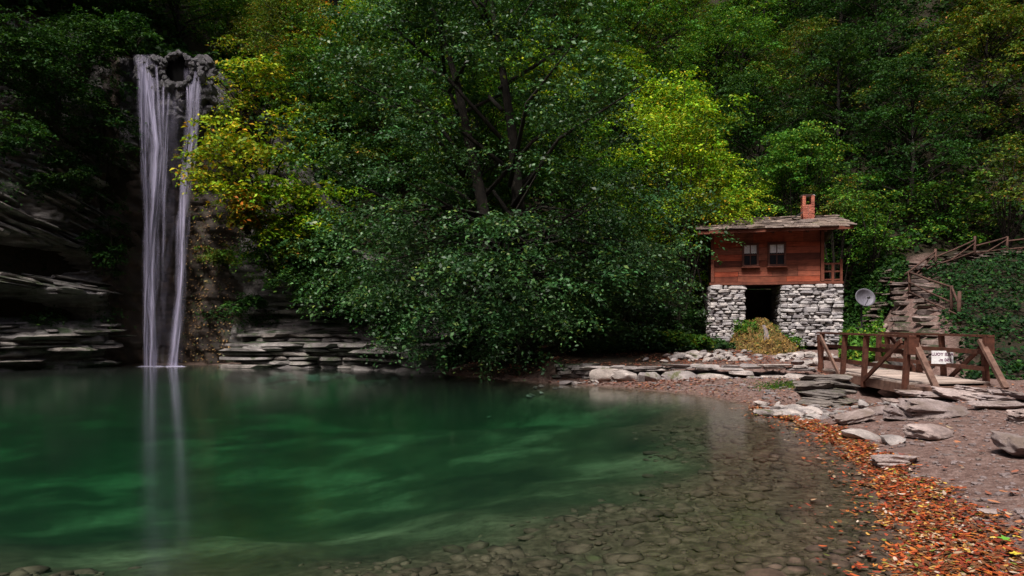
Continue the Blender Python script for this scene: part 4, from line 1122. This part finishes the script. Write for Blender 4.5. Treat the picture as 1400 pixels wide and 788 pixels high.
wl, wlo = wall_thing("low dry-stone wall of pale slabs along the far bank", [(2.0, 19.25), (3.2, 18.75), (5.6, 17.75), (7.3, 17.15)], 0.2, 0.14, (0.06, 0.1), (0.3, 0.85), DS, 0.42, (5.72, 6.12, 0.0), 21)
def wstone(px0, px1, py0, py1, d, lst, dep=0.5, rot=0.0, parent=wl, po=wlo, nm="stone"):
    a = pix(px0, py1, d); b_ = pix(px1, py0, d)
    c_ = (a + b_) / 2
    return link(nm, random.choice(lst), parent, c_ - po, (random.uniform(-.05, .05), rot, random.uniform(-.08, .08) - 0.3), (abs(b_.x - a.x) * 1.02, dep, (b_.z - a.z) * 1.06))
wb = [boulder(950 + i, M['dstone'], 3, 0.12, 9, 0.85) for i in range(5)]
for (a, b_, c_, d_, dd, rot) in [(806, 845, 503, 522, 18.7, 0.05), (836, 872, 505, 522, 18.5, 0.25), (872, 884, 509, 522, 18.35, 0), (882, 906, 508, 522, 18.25, 0), (905, 958, 506, 523, 18.0, 0.0), (953, 992, 510, 524, 17.75, 0.1),
                                (988, 1003, 513, 525, 17.65, 0), (1021, 1040, 514, 525, 17.4, 0), (1038, 1076, 512, 523, 17.3, 0), (1072, 1112, 509, 520, 17.1, 0)]:
    wstone(a, b_, c_, d_, dd, wb if b_ - a > 20 else DS, 0.5, rot)
wstone(998, 1030, 506, 512, 17.55, DS, 0.5)
dk, dko = wall_thing("dark tumbled slabs at the left end of the dry-stone wall", [(1.25, 19.6), (2.2, 19.2)], 0.0, 0.4, (0.09, 0.13), (0.3, 0.6), SB, 0.4, None, 22)
ed, edo = wall_thing("curving kerb of pale stones from the bridge to the mound", [(7.6, 18.4), (8.2, 19.3), (9.1, 20.3), (9.9, 22.0), (10.6, 23.2)], 0.0, 0.15, (0.13, 0.17), (0.25, 0.5), PB, 0.28, None, 23)
ed2, _ = wall_thing("short crooked row of pale stones below the left pier", [(6.4, 19.6), (6.5, 20.6), (6.75, 21.4), (6.7, 22.2)], 0.0, 0.12, (0.1, 0.15), (0.2, 0.4), PB, 0.25, None, 24)
# rubble heaps: countable stones, one heap each
def rubble(label, px, py, d, n, spread, size, lst, seed, name="rubble_pile", mul=(1, 1)):
    random.seed(seed)
    c_ = pix(px, py, d); e = empty(name, (c_.x, c_.y, gz(c_.x, c_.y)), label, "stones"); eo = e.location.copy()
    for k in range(n):
        x = c_.x + random.gauss(0, spread * mul[0]); y = c_.y + random.gauss(0, spread * mul[1]); s = size * random.uniform(0.5, 1.4)
        link("stone", random.choice(lst), e, Vector((x, y, gz(x, y) + s * 0.16 + random.random() ** 3 * size * 0.25)) - eo, (random.uniform(-.4, .4), random.uniform(-.4, .4), random.uniform(0, 6)), (s * 1.5, s, s * 0.6))
    return e
rubble("heap of pale rubble stones behind the low wall", 975, 495, 20.3, 42, 0.55, 0.17, PB, 1, mul=(1.5, 1))
rubble("small heap of pale rubble beside the ferns", 943, 495, 20.8, 26, 0.3, 0.24, PB, 2, mul=(1.3, .8))
rubble("white rubble heap at the top of the kerb by the right pier", 1105, 470, 23.4, 60, 0.4, 0.2, PB, 3)
rubble("stones scattered at the foot of the mossy mound", 1040, 497, 22.5, 50, 0.7, 0.12, PB, 4, mul=(1.5, 1))
rubble("pale flat stones at the pool edge left of the bridge", 1085, 558, 12.9, 46, 0.28, 0.2, PB, 5, mul=(1.1, 1.5))
rubble("gravelly pale stones on the bank below the bridge", 1140, 572, 11.9, 40, 0.35, 0.12, PB, 6, mul=(1.4, .8))
rubble("small stones strewn along the far waterline", 800, 524, 18.5, 30, 0.6, 0.1, PB, 7, mul=(2.2, .25))

# ------------------------------------------------------------------ bridge
random.seed(14)
bo = Vector((8.9, 15.8, 0.4))
bridge = empty("footbridge", bo, "small brown wooden footbridge with railings and diagonal braces", "bridge")
def bp(mb, name, m=None, parent=None, **kw): return mb.build(name, m or M['bridge'], parent or bridge, bo, **kw)
LXa, LXb = (7.98, 13.75), (8.14, 17.9)       # pool-side railing, near and far end
RXa, RXb = (9.72, 14.0), (9.82, 18.0)        # other railing
DZ = 0.45
def onL(t): return Vector((LXa[0] + (LXb[0] - LXa[0]) * t, LXa[1] + (LXb[1] - LXa[1]) * t, 0))
def onR(t): return Vector((RXa[0] + (RXb[0] - RXa[0]) * t, RXa[1] + (RXb[1] - RXa[1]) * t, 0))
Z = lambda z: Vector((0, 0, z))
for k in range(30):
    t = (k + 0.5) / 30 * 1.02 - 0.01
    a, b_ = onL(t) + Z(DZ + 0.02) - Vector((0.02, 0, 0)), onR(t) + Z(DZ + 0.02) + Vector((0.05, 0, 0))
    bp(MB().beam(a, b_, 0.135, 0.035, jit=0.004), "deck_plank", M['deck'], color=(random.uniform(.85, 1.2),) * 3)
for f_ in (onL, onR):
    off = Vector((0.02, 0, 0)) if f_ is onL else Vector((-0.02, 0, 0))
    bp(MB().beam(f_(-0.02) + Z(DZ - 0.10) + off, f_(1.02) + Z(DZ - 0.10) + off, 0.13, 0.19), "beam", M['bridge_worn'])
bp(MB().beam(onL(-0.03) + Z(DZ - 0.12), onR(-0.03) + Z(DZ - 0.12), 0.14, 0.15), "cross_beam", M['bridge_worn'])
RT = 1.40
for f_, ts, sg in ((onL, (0.0, 0.42, 0.68, 1.0), -1), (onR, (0.02, 0.38, 0.62, 0.97), 1)):
    ox = Vector((sg * 0.075, 0, 0))
    for i, t in enumerate(ts):
        bp(MB().beam(f_(t) + Z(DZ - 0.22) + ox, f_(t) + Z(RT), 0.095, 0.095, (0, 1, 0)), "post")
    bp(MB().beam(f_(1.0) + Z(DZ - 0.05) - ox + Vector((-.05, .12, 0)), f_(1.0) + Z(RT - 0.02) - ox * 0.3 + Vector((-.05, .12, 0)), 0.1, 0.1, (0, 1, 0)), "post")
    bp(MB().beam(f_(-0.04) + Z(RT + 0.02), f_(1.05) + Z(RT + 0.02), 0.14, 0.045), "top_rail")
    for zz in (0.64, 0.30):
        bp(MB().beam(f_(-0.02) + Z(DZ + zz) - ox * 1.0, f_(1.03) + Z(DZ + zz) - ox * 1.0, 0.05, 0.09), "rail")
    # post box at the near end and the outward strut
    bp(MB().beam(f_(-0.03) + Z(RT - 0.34) - ox * 0.4, f_(-0.03) + Z(RT - 0.003) - ox * 0.4, 0.2, 0.07, (0, 1, 0)), "post_head")
    bp(MB().beam(f_(0.0) + Z(RT - 0.06) - ox * 1.6, f_(-0.19) + Z(0.42) - ox * 1.6, 0.11, 0.07), "strut", M['bridge_worn'])
    # diagonals in the end bays
    bp(MB().beam(f_(0.98) + Z(RT - 0.05) + ox * 1.3, f_(ts[2] + 0.02) + Z(DZ - 0.05) + ox * 1.3, 0.05, 0.085), "brace", M['bridge_worn'] if f_ is onL else M['bridge'])
    bp(MB().beam(f_(0.02) + Z(RT - 0.08) + ox * 1.3, f_(ts[1] - 0.02) + Z(DZ - 0.05) + ox * 1.3, 0.05, 0.085), "brace")

# the sign on the far railing, lettering reversed as the picture shows it
sgp = onR(0.30) + Z(DZ + 0.47) + Vector((-0.17, 0, 0))
sign = empty("sign", sgp, "white sign board with dark purple lettering on the bridge railing", "sign")
sdv = (onR(1.0) - onR(0.0)).normalized()
ang = math.radians(20)
sign.rotation_euler = (0, 0, -ang)
bd = MB().beam((-0.21, 0, 0), (0.21, 0, 0), 0.015, 0.29); bd.build("board", M['sign'], sign)
def sign_text(txt, h, x, z):
    cu = bpy.data.curves.new("lettering", 'FONT'); cu.body = txt; cu.size = h; cu.align_x = 'CENTER'; cu.extrude = 0.001; cu.offset = 0.0022
    t = bpy.data.objects.new("lettering", cu); COL.objects.link(t)
    bpy.context.view_layer.update()
    me = bpy.data.meshes.new_from_object(t.evaluated_get(bpy.context.evaluated_depsgraph_get()))
    bpy.data.objects.remove(t)
    for v in me.vertices: v.co = Vector((-v.co.x, -v.co.z - 0.011, v.co.y))
    me.materials.clear(); me.materials.append(M['sign_ink'])
    link("lettering", me, sign, (x, 0, z))
sign_text("AILE YOLU", 0.088, 0.0, 0.04)
sign_text("350 m.", 0.09, 0.05, -0.085)

# ------------------------------------------------------------------ bank rocks
def rock(px0, px1, py0, py1, d, label, lst=None, dep=None, rot=(0, 0, 0), seed=0, sink=0.1):
    random.seed(seed + int(px0))
    for _ in range(12):      # distance at which its foot meets the ground
        xg = ((px0 + px1) / 2 - 700) / F * d
        d = 0.5 * d + 0.5 * min(30, max(3.5, (CAM_H - gz(xg, d)) * F / (py1 - 440)))
    a, b_ = pix(px0, py1, d), pix(px1, py0, d)
    w, h = b_.x - a.x, b_.z - a.z
    c_ = (a + b_) / 2
    me = (lst or BO)[(int(px0) + seed) % len(lst or BO)]
    zf = gz(c_.x, c_.y)
    c_.z = zf + h * 0.30
    o = link("rock", me, None, c_, rot, (w, dep or w * 0.6, h * 0.85))
    return tag(o, label, "rock")
rock(1226, 1324, 536, 567, 11.6, "large flat grey slab rock with a chipped front below the bridge", dep=0.75, rot=(.05, .03, -.05))
rock(1244, 1299, 572, 597, 9.6, "rounded pinkish rock lying alone on the gravel", dep=0.45)
rock(1189, 1253, 613, 635, 8.2, "long flat rock at the edge of the fallen leaves", dep=0.35, rot=(0, .06, -.1))
rock(1362, 1420, 584, 622, 8.6, "angular pale rock with dark underside on the gravel", dep=0.6, rot=(.1, .12, .2))
rock(1138, 1196, 557, 577, 11.6, "long tilted stone like a log under the bridge", dep=0.32, rot=(0, -.22, .1))
rock(1184, 1218, 551, 565, 11.8, "pinkish wedge stone above the tilted log-like stone", dep=0.3, rot=(0, -.25, 0))
rock(1206, 1245, 550, 573, 11.5, "brown angular rock left of the large slab", dep=0.4, rot=(0, .3, 0))
rock(1203, 1236, 526, 544, 12.6, "small tilted slab under the bridge's near end", dep=0.35, rot=(0, .45, 0))
rock(1208, 1227, 541, 552, 12.2, "small round pinkish stone under the tilted slab", dep=0.25)
rock(1322, 1412, 545, 558, 11.3, "long low pinkish rock right of the large slab", dep=0.45)
rock(1251, 1301, 531, 545, 12.4, "pale flat rock resting behind the large slab", dep=0.5)
rock(1228, 1262, 530, 541, 12.7, "small flat rock beside the bridge's near beam", dep=0.4)
rock(1280, 1337, 526, 546, 12.3, "brownish slab tilted down in front of the bridge deck", dep=0.5, rot=(0, .16, 0))
rock(1305, 1352, 524, 537, 12.9, "flat pinkish slab at the foot of the deck", dep=0.5, rot=(0, .1, 0))
rock(1335, 1388, 536, 549, 12.0, "pale flat rock in front of the right strut", dep=0.45)
rock(1378, 1430, 533, 547, 11.8, "bluish grey slab at the right of the struts", dep=0.5, rot=(0, .15, 0))
rock(1352, 1380, 529, 540, 12.6, "small grey rock at the foot of the right strut", dep=0.35)
rock(1376, 1440, 554, 573, 10.6, "thin layered grey rock beside the gravel", dep=0.5)
rock(1155, 1200, 582, 599, 10.4, "pale pink flat stone set in the gravel near the leaves", PB, 0.5)
rock(1208, 1236, 590, 606, 9.6, "pale broken stone on the gravel near the leaves", PB, 0.4)
rock(764, 787, 516, 523, 18.6, "pale yellowish stone lying at the far waterline", PB, 0.4)
rock(1338, 1372, 694, 702, 5.6, "small flat dark stone half buried in the gravel", BO, 0.12)
rock(1020, 1085, 775, 800, 4.35, "mossy round boulder breaking the water near the shore", CB, 0.25)
rock(1175, 1250, 500, 520, 19.0, "grey rock behind the bridge on the bank", DR, 0.6)
# abutment of dark slabs
ab = empty("bridge_abutment", (7.6, 13.9, 0.0), "stack of dark weathered slabs carrying the far end of the bridge", "wall"); abo = ab.location.copy()
random.seed(17)
for (a, b_, c_, d_, dd) in [(1094, 1161, 511, 522, 15.0), (1111, 1171, 518, 529, 14.9), (1086, 1141, 521, 532, 14.7), (1116, 1168, 528, 540, 14.8), (1088, 1151, 531, 543, 14.5), (1092, 1166, 541, 552, 14.4), (1084, 1136, 546, 557, 14.2), (1102, 1166, 552, 562, 14.0)]:
    wstone(a, b_, c_, d_, dd, DR, 0.8, random.uniform(-.06, .1), ab, abo, "slab")
# pool cobbles: the ones that show largest as stones of the bed, the rest as one mass
random.seed(19)
cand = []
for k in range(26000):
    x = random.uniform(-7.0, 4.6); y = random.uniform(3.6, 12.5)
    cand.append((x, y))
cx_ = np.array(cand); sdc = shore_dist(cx_[:, 0], cx_[:, 1]); zc_ = ground_z(cx_[:, 0], cx_[:, 1])
rk = np.random.default_rng(2).random(len(cx_))
ok = (sdc < 0.1) & (rk < (1 - sstep(-zc_, 0.05, 0.36)) * (0.62 + 0.38 * np.clip(lump(cx_[:, 0], cx_[:, 1], 1.9, 5.0), -1, 1)))
cx_, zc_ = cx_[ok], zc_[ok]
order = np.argsort(cx_[:, 1])
VV, FF = [], []
nbig = 0
for i in order:
    x, y = cx_[i]; s = random.choice((0.015, 0.02, 0.025, 0.03, 0.035, 0.045, 0.06, 0.085, 0.14)) * random.uniform(.8, 1.2)
    rz = random.uniform(0, 6.28)
    if nbig < 290 and s > 0.06:
        link("cobble", random.choice(CB), ground, (x, y, zc_[i] + s * 0.01), (random.uniform(-.2, .2), random.uniform(-.2, .2), rz), (s * 1.6, s * 1.1, s * 0.35)); nbig += 1
    else:
        me = random.choice(CT); nV = len(VV)
        mt = Matrix.Translation((x, y, zc_[i] + s * 0.02)) @ Matrix.Rotation(rz, 4, 'Z') @ Matrix.Diagonal((s * 1.5, s, s * 0.4, 1))
        VV += [mt @ v.co for v in me.vertices]; FF += [tuple(j + nV for j in p.vertices) for p in me.polygons]
tag(link("pool_pebbles", mesh("pool_pebbles", VV, FF, M['cobble'], True)), "mass of small brown cobbles on the shallow pool bed", "pebbles", kind="stuff")
# bank gravel
VV, FF = [], []
tiny = [boulder(1000 + i, M['boulder'], 1, 0.25, 3) for i in range(5)]
rg = np.random.default_rng(3)
gx_ = rg.uniform(2.4, 11.5, 9000); gy_ = 4.2 + 9.5 * rg.random(9000) ** 1.3
sdv_ = shore_dist(gx_, gy_); k = (sdv_ > 0.02) & (gx_ < 0.82 * gy_ + 0.8); gx_, gy_ = gx_[k], gy_[k]; gzz = ground_z(gx_, gy_)
for x, y, z in zip(gx_, gy_, gzz):
    s = 0.012 + 0.05 * random.random() ** 3; me = random.choice(tiny); nV = len(VV)
    mt = Matrix.Translation((x, y, z + s * .1)) @ Matrix.Rotation(random.uniform(0, 6), 4, 'Z') @ Matrix.Diagonal((s * 1.4, s, s * 0.6, 1))
    VV += [mt @ v.co for v in me.vertices]; FF += [tuple(j + nV for j in p.vertices) for p in me.polygons]
tag(link("bank_gravel", mesh("bank_gravel", VV, FF, M['boulder'], False)), "loose pinkish gravel on the bank below the bridge", "gravel", kind="stuff")

# ------------------------------------------------------------------ fallen leaves
def palmate(n=5):
    V = [(0, 0)]
    for k in range(2 * n + 1):
        a = math.radians(-150 + 300 * k / (2 * n)); rr = 1.0 if k % 2 else 0.5
        if k in (1, 2 * n - 1): rr = 0.75
        V.append((math.sin(a) * rr * 0.5, math.cos(a) * rr * 0.5))
    return np.array(V)
PL = palmate(); PLF = [(0, i, i + 1) for i in range(1, len(PL) - 1)]
OV = np.array([(0, 0)] + [(0.24 * math.sin(a) * (1 + 0.25 * math.cos(a)), 0.6 * -math.cos(a)) for a in np.linspace(0, 2 * math.pi, len(PL) - 1)])
LP = [(0.36, 0.075, 0.022), (0.42, 0.14, 0.03), (0.22, 0.04, 0.02), (0.40, 0.22, 0.06), (0.13, 0.055, 0.025), (0.36, 0.25, 0.16), (0.52, 0.36, 0.06), (0.14, 0.16, 0.03), (0.5, 0.38, 0.3)]
def litter(name, x, y, size, pal, w, label, seed, lift=0.011, tilt=0.16, wet=False):
    r = np.random.default_rng(seed); n = len(x)
    z = np.maximum(ground_z(x, y), 0.0) + lift + r.random(n) * lift * 2
    a = r.uniform(0, 6.283, n); ca, sa = np.cos(a), np.sin(a)
    tx, ty = r.normal(0, tilt, n), r.normal(0, tilt, n)
    S = size * r.uniform(0.55, 1.3, n)
    shp = np.where((r.random(n) < 0.35)[:, None, None], PL[None], OV[None])
    u = shp[:, :, 0] * S[:, None]; v = shp[:, :, 1] * S[:, None]
    X = u * ca[:, None] - v * sa[:, None]; Y = u * sa[:, None] + v * ca[:, None]
    Zl = X * tx[:, None] + Y * ty[:, None] + (u ** 2 + v ** 2) / S[:, None] * r.uniform(-.4, .6, (n, 1))
    Vx = np.stack([x[:, None] + X, y[:, None] + Y, z[:, None] + np.maximum(Zl, -lift * .7)], -1).reshape(-1, 3)
    fi = np.array(PLF)
    Q = (fi[None] + (np.arange(n) * len(PL))[:, None, None]).reshape(-1, 3)
    col = mixcol(r, n, pal, w) * r.uniform(.6, 1.3, (n, 1))
    o = link(name, np_mesh(name, Vx, Q, M['dry_leaf'], np.repeat(np.clip(col, 0, .8), len(PL), 0)))
    return tag(o, label, "leaves", kind="stuff")
r = np.random.default_rng(44)
NL = 15000
sy = 3.9 + 9.6 * r.random(NL) ** 1.35
sxp = np.interp(sy, SHORE[16:8:-1, 1], SHORE[16:8:-1, 0])
wd = np.interp(sy, [3.9, 5.5, 7, 9, 11, 13.5], [1.15, 0.85, 0.6, 0.42, 0.35, 0.35])
sx_ = sxp + wd * (r.beta(1.5, 2.2, NL) * 1.12 - 0.10)
fl = r.random(NL) < 0.06
sx_ = np.where(fl, sxp - np.abs(r.normal(0, 0.28, NL)), sx_) + 0.06 * np.sin(sy * 5.0) + 0.04 * np.sin(sy * 13.0)
litter("fallen_leaves", sx_, sy, 0.052, LP, (4, 2, 6, 1.0, 8, 1.6, 0.3, 0.6, .5), "thick drift of orange and red fallen leaves along the shore", 45)
r = np.random.default_rng(46)
x = r.uniform(-2.0, 8.5, 26000); y = r.uniform(17.0, 26.5, 26000); sdl = shore_dist(x, y)
k = (sdl > 0.02) & (y < 26.2 - 0.1 * x) & (r.random(26000) < 0.35 + 0.3 * lump(x, y, 0.8, 3))
litter("leaf_litter", x[k], y[k], 0.09, [(0.20, 0.065, 0.04), (0.30, 0.11, 0.06), (0.13, 0.05, 0.035), (0.36, 0.22, 0.13)], (4, 3, 3, 1), "rusty brown leaf litter on the far bank under the alder", 47)
x = r.uniform(3, 11, 2200); y = r.uniform(5, 14, 2200); k = (shore_dist(x, y) > 0.3) & (r.random(2200) < .35)
litter("leaf_litter", x[k], y[k], 0.07, [(0.22, 0.08, 0.05), (0.34, 0.14, 0.07), (0.4, 0.3, 0.2)], (4, 3, 1), "few dry leaves strewn over the gravel bank", 48)
x = r.uniform(3.2, 7.5, 5200); y = r.uniform(11.5, 18, 5200); sdl = shore_dist(x, y); k = (sdl > 0.0) & (r.random(5200) < np.where(sdl < 0.5, 0.9, 0.35))
litter("leaf_litter", x[k], y[k], 0.06, [(0.20, 0.07, 0.045), (0.30, 0.13, 0.07), (0.12, 0.05, 0.035), (0.36, 0.24, 0.15), (0.34, 0.22, 0.05)], (4, 3, 3, 1, 1), "small dry leaves strewn on the strand before the low wall", 49)
x = r.normal(6.15, 0.28, 700); y = r.normal(15.6, 0.3, 700); z = ground_z(x, y) + r.random(700) * 0.06
tag(link("grass_tuft", leaf_cloud("grass_tuft", np.stack([x, y, z], 1), r.normal(size=(700, 3)) * np.array([1, 1, .3]), 0.10 * r.uniform(.6, 1.3, 700), mixcol(r, 700, *PAL['green']) * .8, M['leaf'], 0.15, rs=7)), "low tuft of green grass on the strand before the wall", "grass", kind="stuff")
VV, FF = [], []
for k in range(420):
    x = random.uniform(3.4, 7.8); y = random.uniform(11.8, 17.8)
    if float(shore_dist(np.array([x]), np.array([y]))[0]) < 0.05: continue
    s_ = 0.03 + 0.10 * random.random() ** 3; me = random.choice(tiny); nV = len(VV)
    mt = Matrix.Translation((x, y, gz(x, y) + s_ * .1)) @ Matrix.Rotation(random.uniform(0, 6), 4, 'Z') @ Matrix.Diagonal((s_ * 1.5, s_, s_ * 0.6, 1))
    VV += [mt @ v.co for v in me.vertices]; FF += [tuple(j + nV for j in p.vertices) for p in me.polygons]
tag(link("strand_gravel", mesh("strand_gravel", VV, FF, M['dstone'], False)), "pale gravel scattered on the strand before the wall", "gravel", kind="stuff")
def one_leaf(name, x, y, size, col, label):
    z = max(gz(x, y), 0) + 0.05
    V = [(p[0] * size, p[1] * size, (0.25 * (p[0] ** 2) - 0.15 * p[1] ** 2) * size) for p in PL]
    me = np_mesh(name, np.array(V), np.array(PLF), M['dry_leaf'], np.tile(col, (len(V), 1)))
    o = link(name, me, None, (x, y, z), (0.15, -0.1, random.uniform(0, 6)))
    return tag(o, label, "leaf")
p = pix(1376, 734, 4.75); one_leaf("green_leaf", p.x, p.y, 0.11, (0.12, 0.33, 0.04), "bright green leaf lying on the orange leaf drift")
p = pix(1388, 764, 4.4); one_leaf("yellow_leaf", p.x, p.y, 0.10, (0.55, 0.45, 0.05), "bright yellow leaf lying on the orange leaf drift")

# ------------------------------------------------------------------ stairs, terraces, fences, dish
st = empty("stone_stairs", (11.2, 19.2, gz(11.2, 19.2)), "worn stone stairs climbing the slope beside the house", "stairs"); sto = st.location.copy()
random.seed(23)
for k in range(17):
    y = 18.8 + k * 0.55; x = stairx(y) + 0.25
    for q in (0, 1):
        xx = x + (q - 0.5) * random.uniform(.6, .8)
        link("step", random.choice(SS_), st, Vector((xx, y, gz(xx, y) + 0.0)) - sto, (random.uniform(-.03, .03), random.uniform(-.05, .05), random.uniform(-.08, .08)), (random.uniform(0.7, 0.95), random.uniform(.4, .55), random.uniform(.14, .2)))
for i, (y, x0, x1, lab) in enumerate([(27.6, 13.6, 16.8, "terrace wall of pale stones behind the satellite dish"), (28.3, 14.0, 18.5, "upper terrace wall of thin pale stones above the stairs"), (29.1, 15.5, 21.0, "terrace wall under the slope fence"), (29.3, 18.6, 23.5, "pale stone ledge at the far end of the slope path"),
                                      (26.6, 13.5, 15.3, "short terrace row of stones below the satellite dish")]):
    wall_thing(lab, [(x0, y - 0.5), ((x0 + x1) / 2, y), (x1, y + 0.3)], 0.0, 0.3, (0.06, 0.1), (0.3, 1.0), SS_, 0.4, None, 50 + i, "terrace_wall")
for i, (a, b_) in enumerate([((12.7, 25.2), (14.0, 25.5)), ((12.5, 24.3), (13.6, 24.6))]):
    A = Vector((*a, gz(*a) + 0.12)); B = Vector((*b_, gz(*b_) + 0.14))
    tag(MB().tube([A, A.lerp(B, .5) + Vector((0, 0, .02)), B], [0.09, 0.085, 0.08], 8, 0.06).build("log", M['log'], None, (0, 0, 0), True), ["upper weathered log holding the path edge below the dish", "lower weathered log holding the path edge below the dish"][i], "log")

def fence(label, posts, rails, name="rail_fence"):
    o0 = Vector(posts[0][0]); e = empty(name, o0, label, "fence")
    for (p, h, w) in posts:
        p = Vector(p); MB().tube([p - Z(0.2), p + Z(h * .5) + Vector((random.uniform(-.02, .02), 0, 0)), p + Z(h)], [w / 2, w / 2, w / 2 * .9], 7, .05).build("post", M['fence'], e, o0, True)
    for (a, b_, w) in rails:
        a, b_ = Vector(a), Vector(b_); MB().tube([a, a.lerp(b_, .5) - Z(0.02), b_], [w / 2, w / 2, w / 2 * .8], 6, .06).build("rail", M['fence'], e, o0, True)
    return e
def gp(px, py, d): return pix(px, py, d)
def onground(x, y, up=0.0): return Vector((x, y, gz(x, y) + up))
fp = [onground(15.0, 27.0), onground(17.3, 27.9), onground(19.6, 28.9), onground(21.4, 29.5), onground(24.0, 30.2)]
rl = []
for a, b_ in zip(fp[:-1], fp[1:]):
    rl += [(a + Z(random.uniform(.6, .8)), b_ + Z(random.uniform(.72, .9)), .075), (a + Z(random.uniform(.25, .45)), b_ + Z(random.uniform(.3, .5)), .065), (a + Z(.1), b_ + Z(.75), .055)]
fence("rustic brown rail fence with crossed poles along the slope path", [(p, random.uniform(.7, 1.05), .11) for p in fp], rl)
q0, q1, q2 = onground(14.9, 25.6), onground(14.3, 22.2), onground(13.9, 21.2)
fence("crooked stair railing of thin poles dropping towards the bridge", [(q0, 1.0, .1), (q1, 1.0, .1), (q2, 1.05, .12)],
      [(q0 + Z(.98), q1 + Z(.95), .08), (q0 + Z(.6), q1 + Z(.45), .07), (q0 + Z(.25), q2 + Z(.3), .06), (q1 + Z(.95), q2 + Z(.6), .07)])
# satellite dish
dp = pix(1180, 407, 26.6); gd = gz(dp.x, dp.y)
dish = empty("satellite_dish", (dp.x, dp.y, gd), "round grey satellite dish on a short mast beside the house", "dish")
hgt = dp.z - gd
segs, rings_ = 28, 6; V = [(0, 0, 0)]; Fc = []
for i in range(1, rings_ + 1):
    rr = 0.44 * i / rings_
    for k in range(segs):
        a = 2 * math.pi * k / segs; V.append((math.cos(a) * rr, -0.35 * rr * rr / 0.48, math.sin(a) * rr * 0.8))
for k in range(segs): Fc.append((0, 1 + k, 1 + (k + 1) % segs))
for i in range(rings_ - 1):
    for k in range(segs): Fc.append((1 + i * segs + k, 1 + (i + 1) * segs + k, 1 + (i + 1) * segs + (k + 1) % segs, 1 + i * segs + (k + 1) % segs))
d_ = link("reflector", mesh("reflector", V, Fc, M['dish'], True), dish, (0, 0, hgt), (math.radians(-12), 0, math.radians(12)))
sm = d_.modifiers.new("solid", 'SOLIDIFY'); sm.thickness = 0.012
MB().tube([(0, 0.12, -0.2), (0, 0.12, hgt)], [0.035, 0.035], 8).build("mast", M['dark_metal'], dish)
MB().tube([(0, -0.02, hgt - 0.38), (0, -0.3, hgt - 0.15), (0, -0.42, hgt)], [0.012, 0.012, 0.012], 6).build("feed_arm", M['dark_metal'], dish)
MB().tube([(0, -0.47, hgt), (0, -0.36, hgt)], [0.045, 0.04], 10).build("feed_horn", M['dark_metal'], dish)
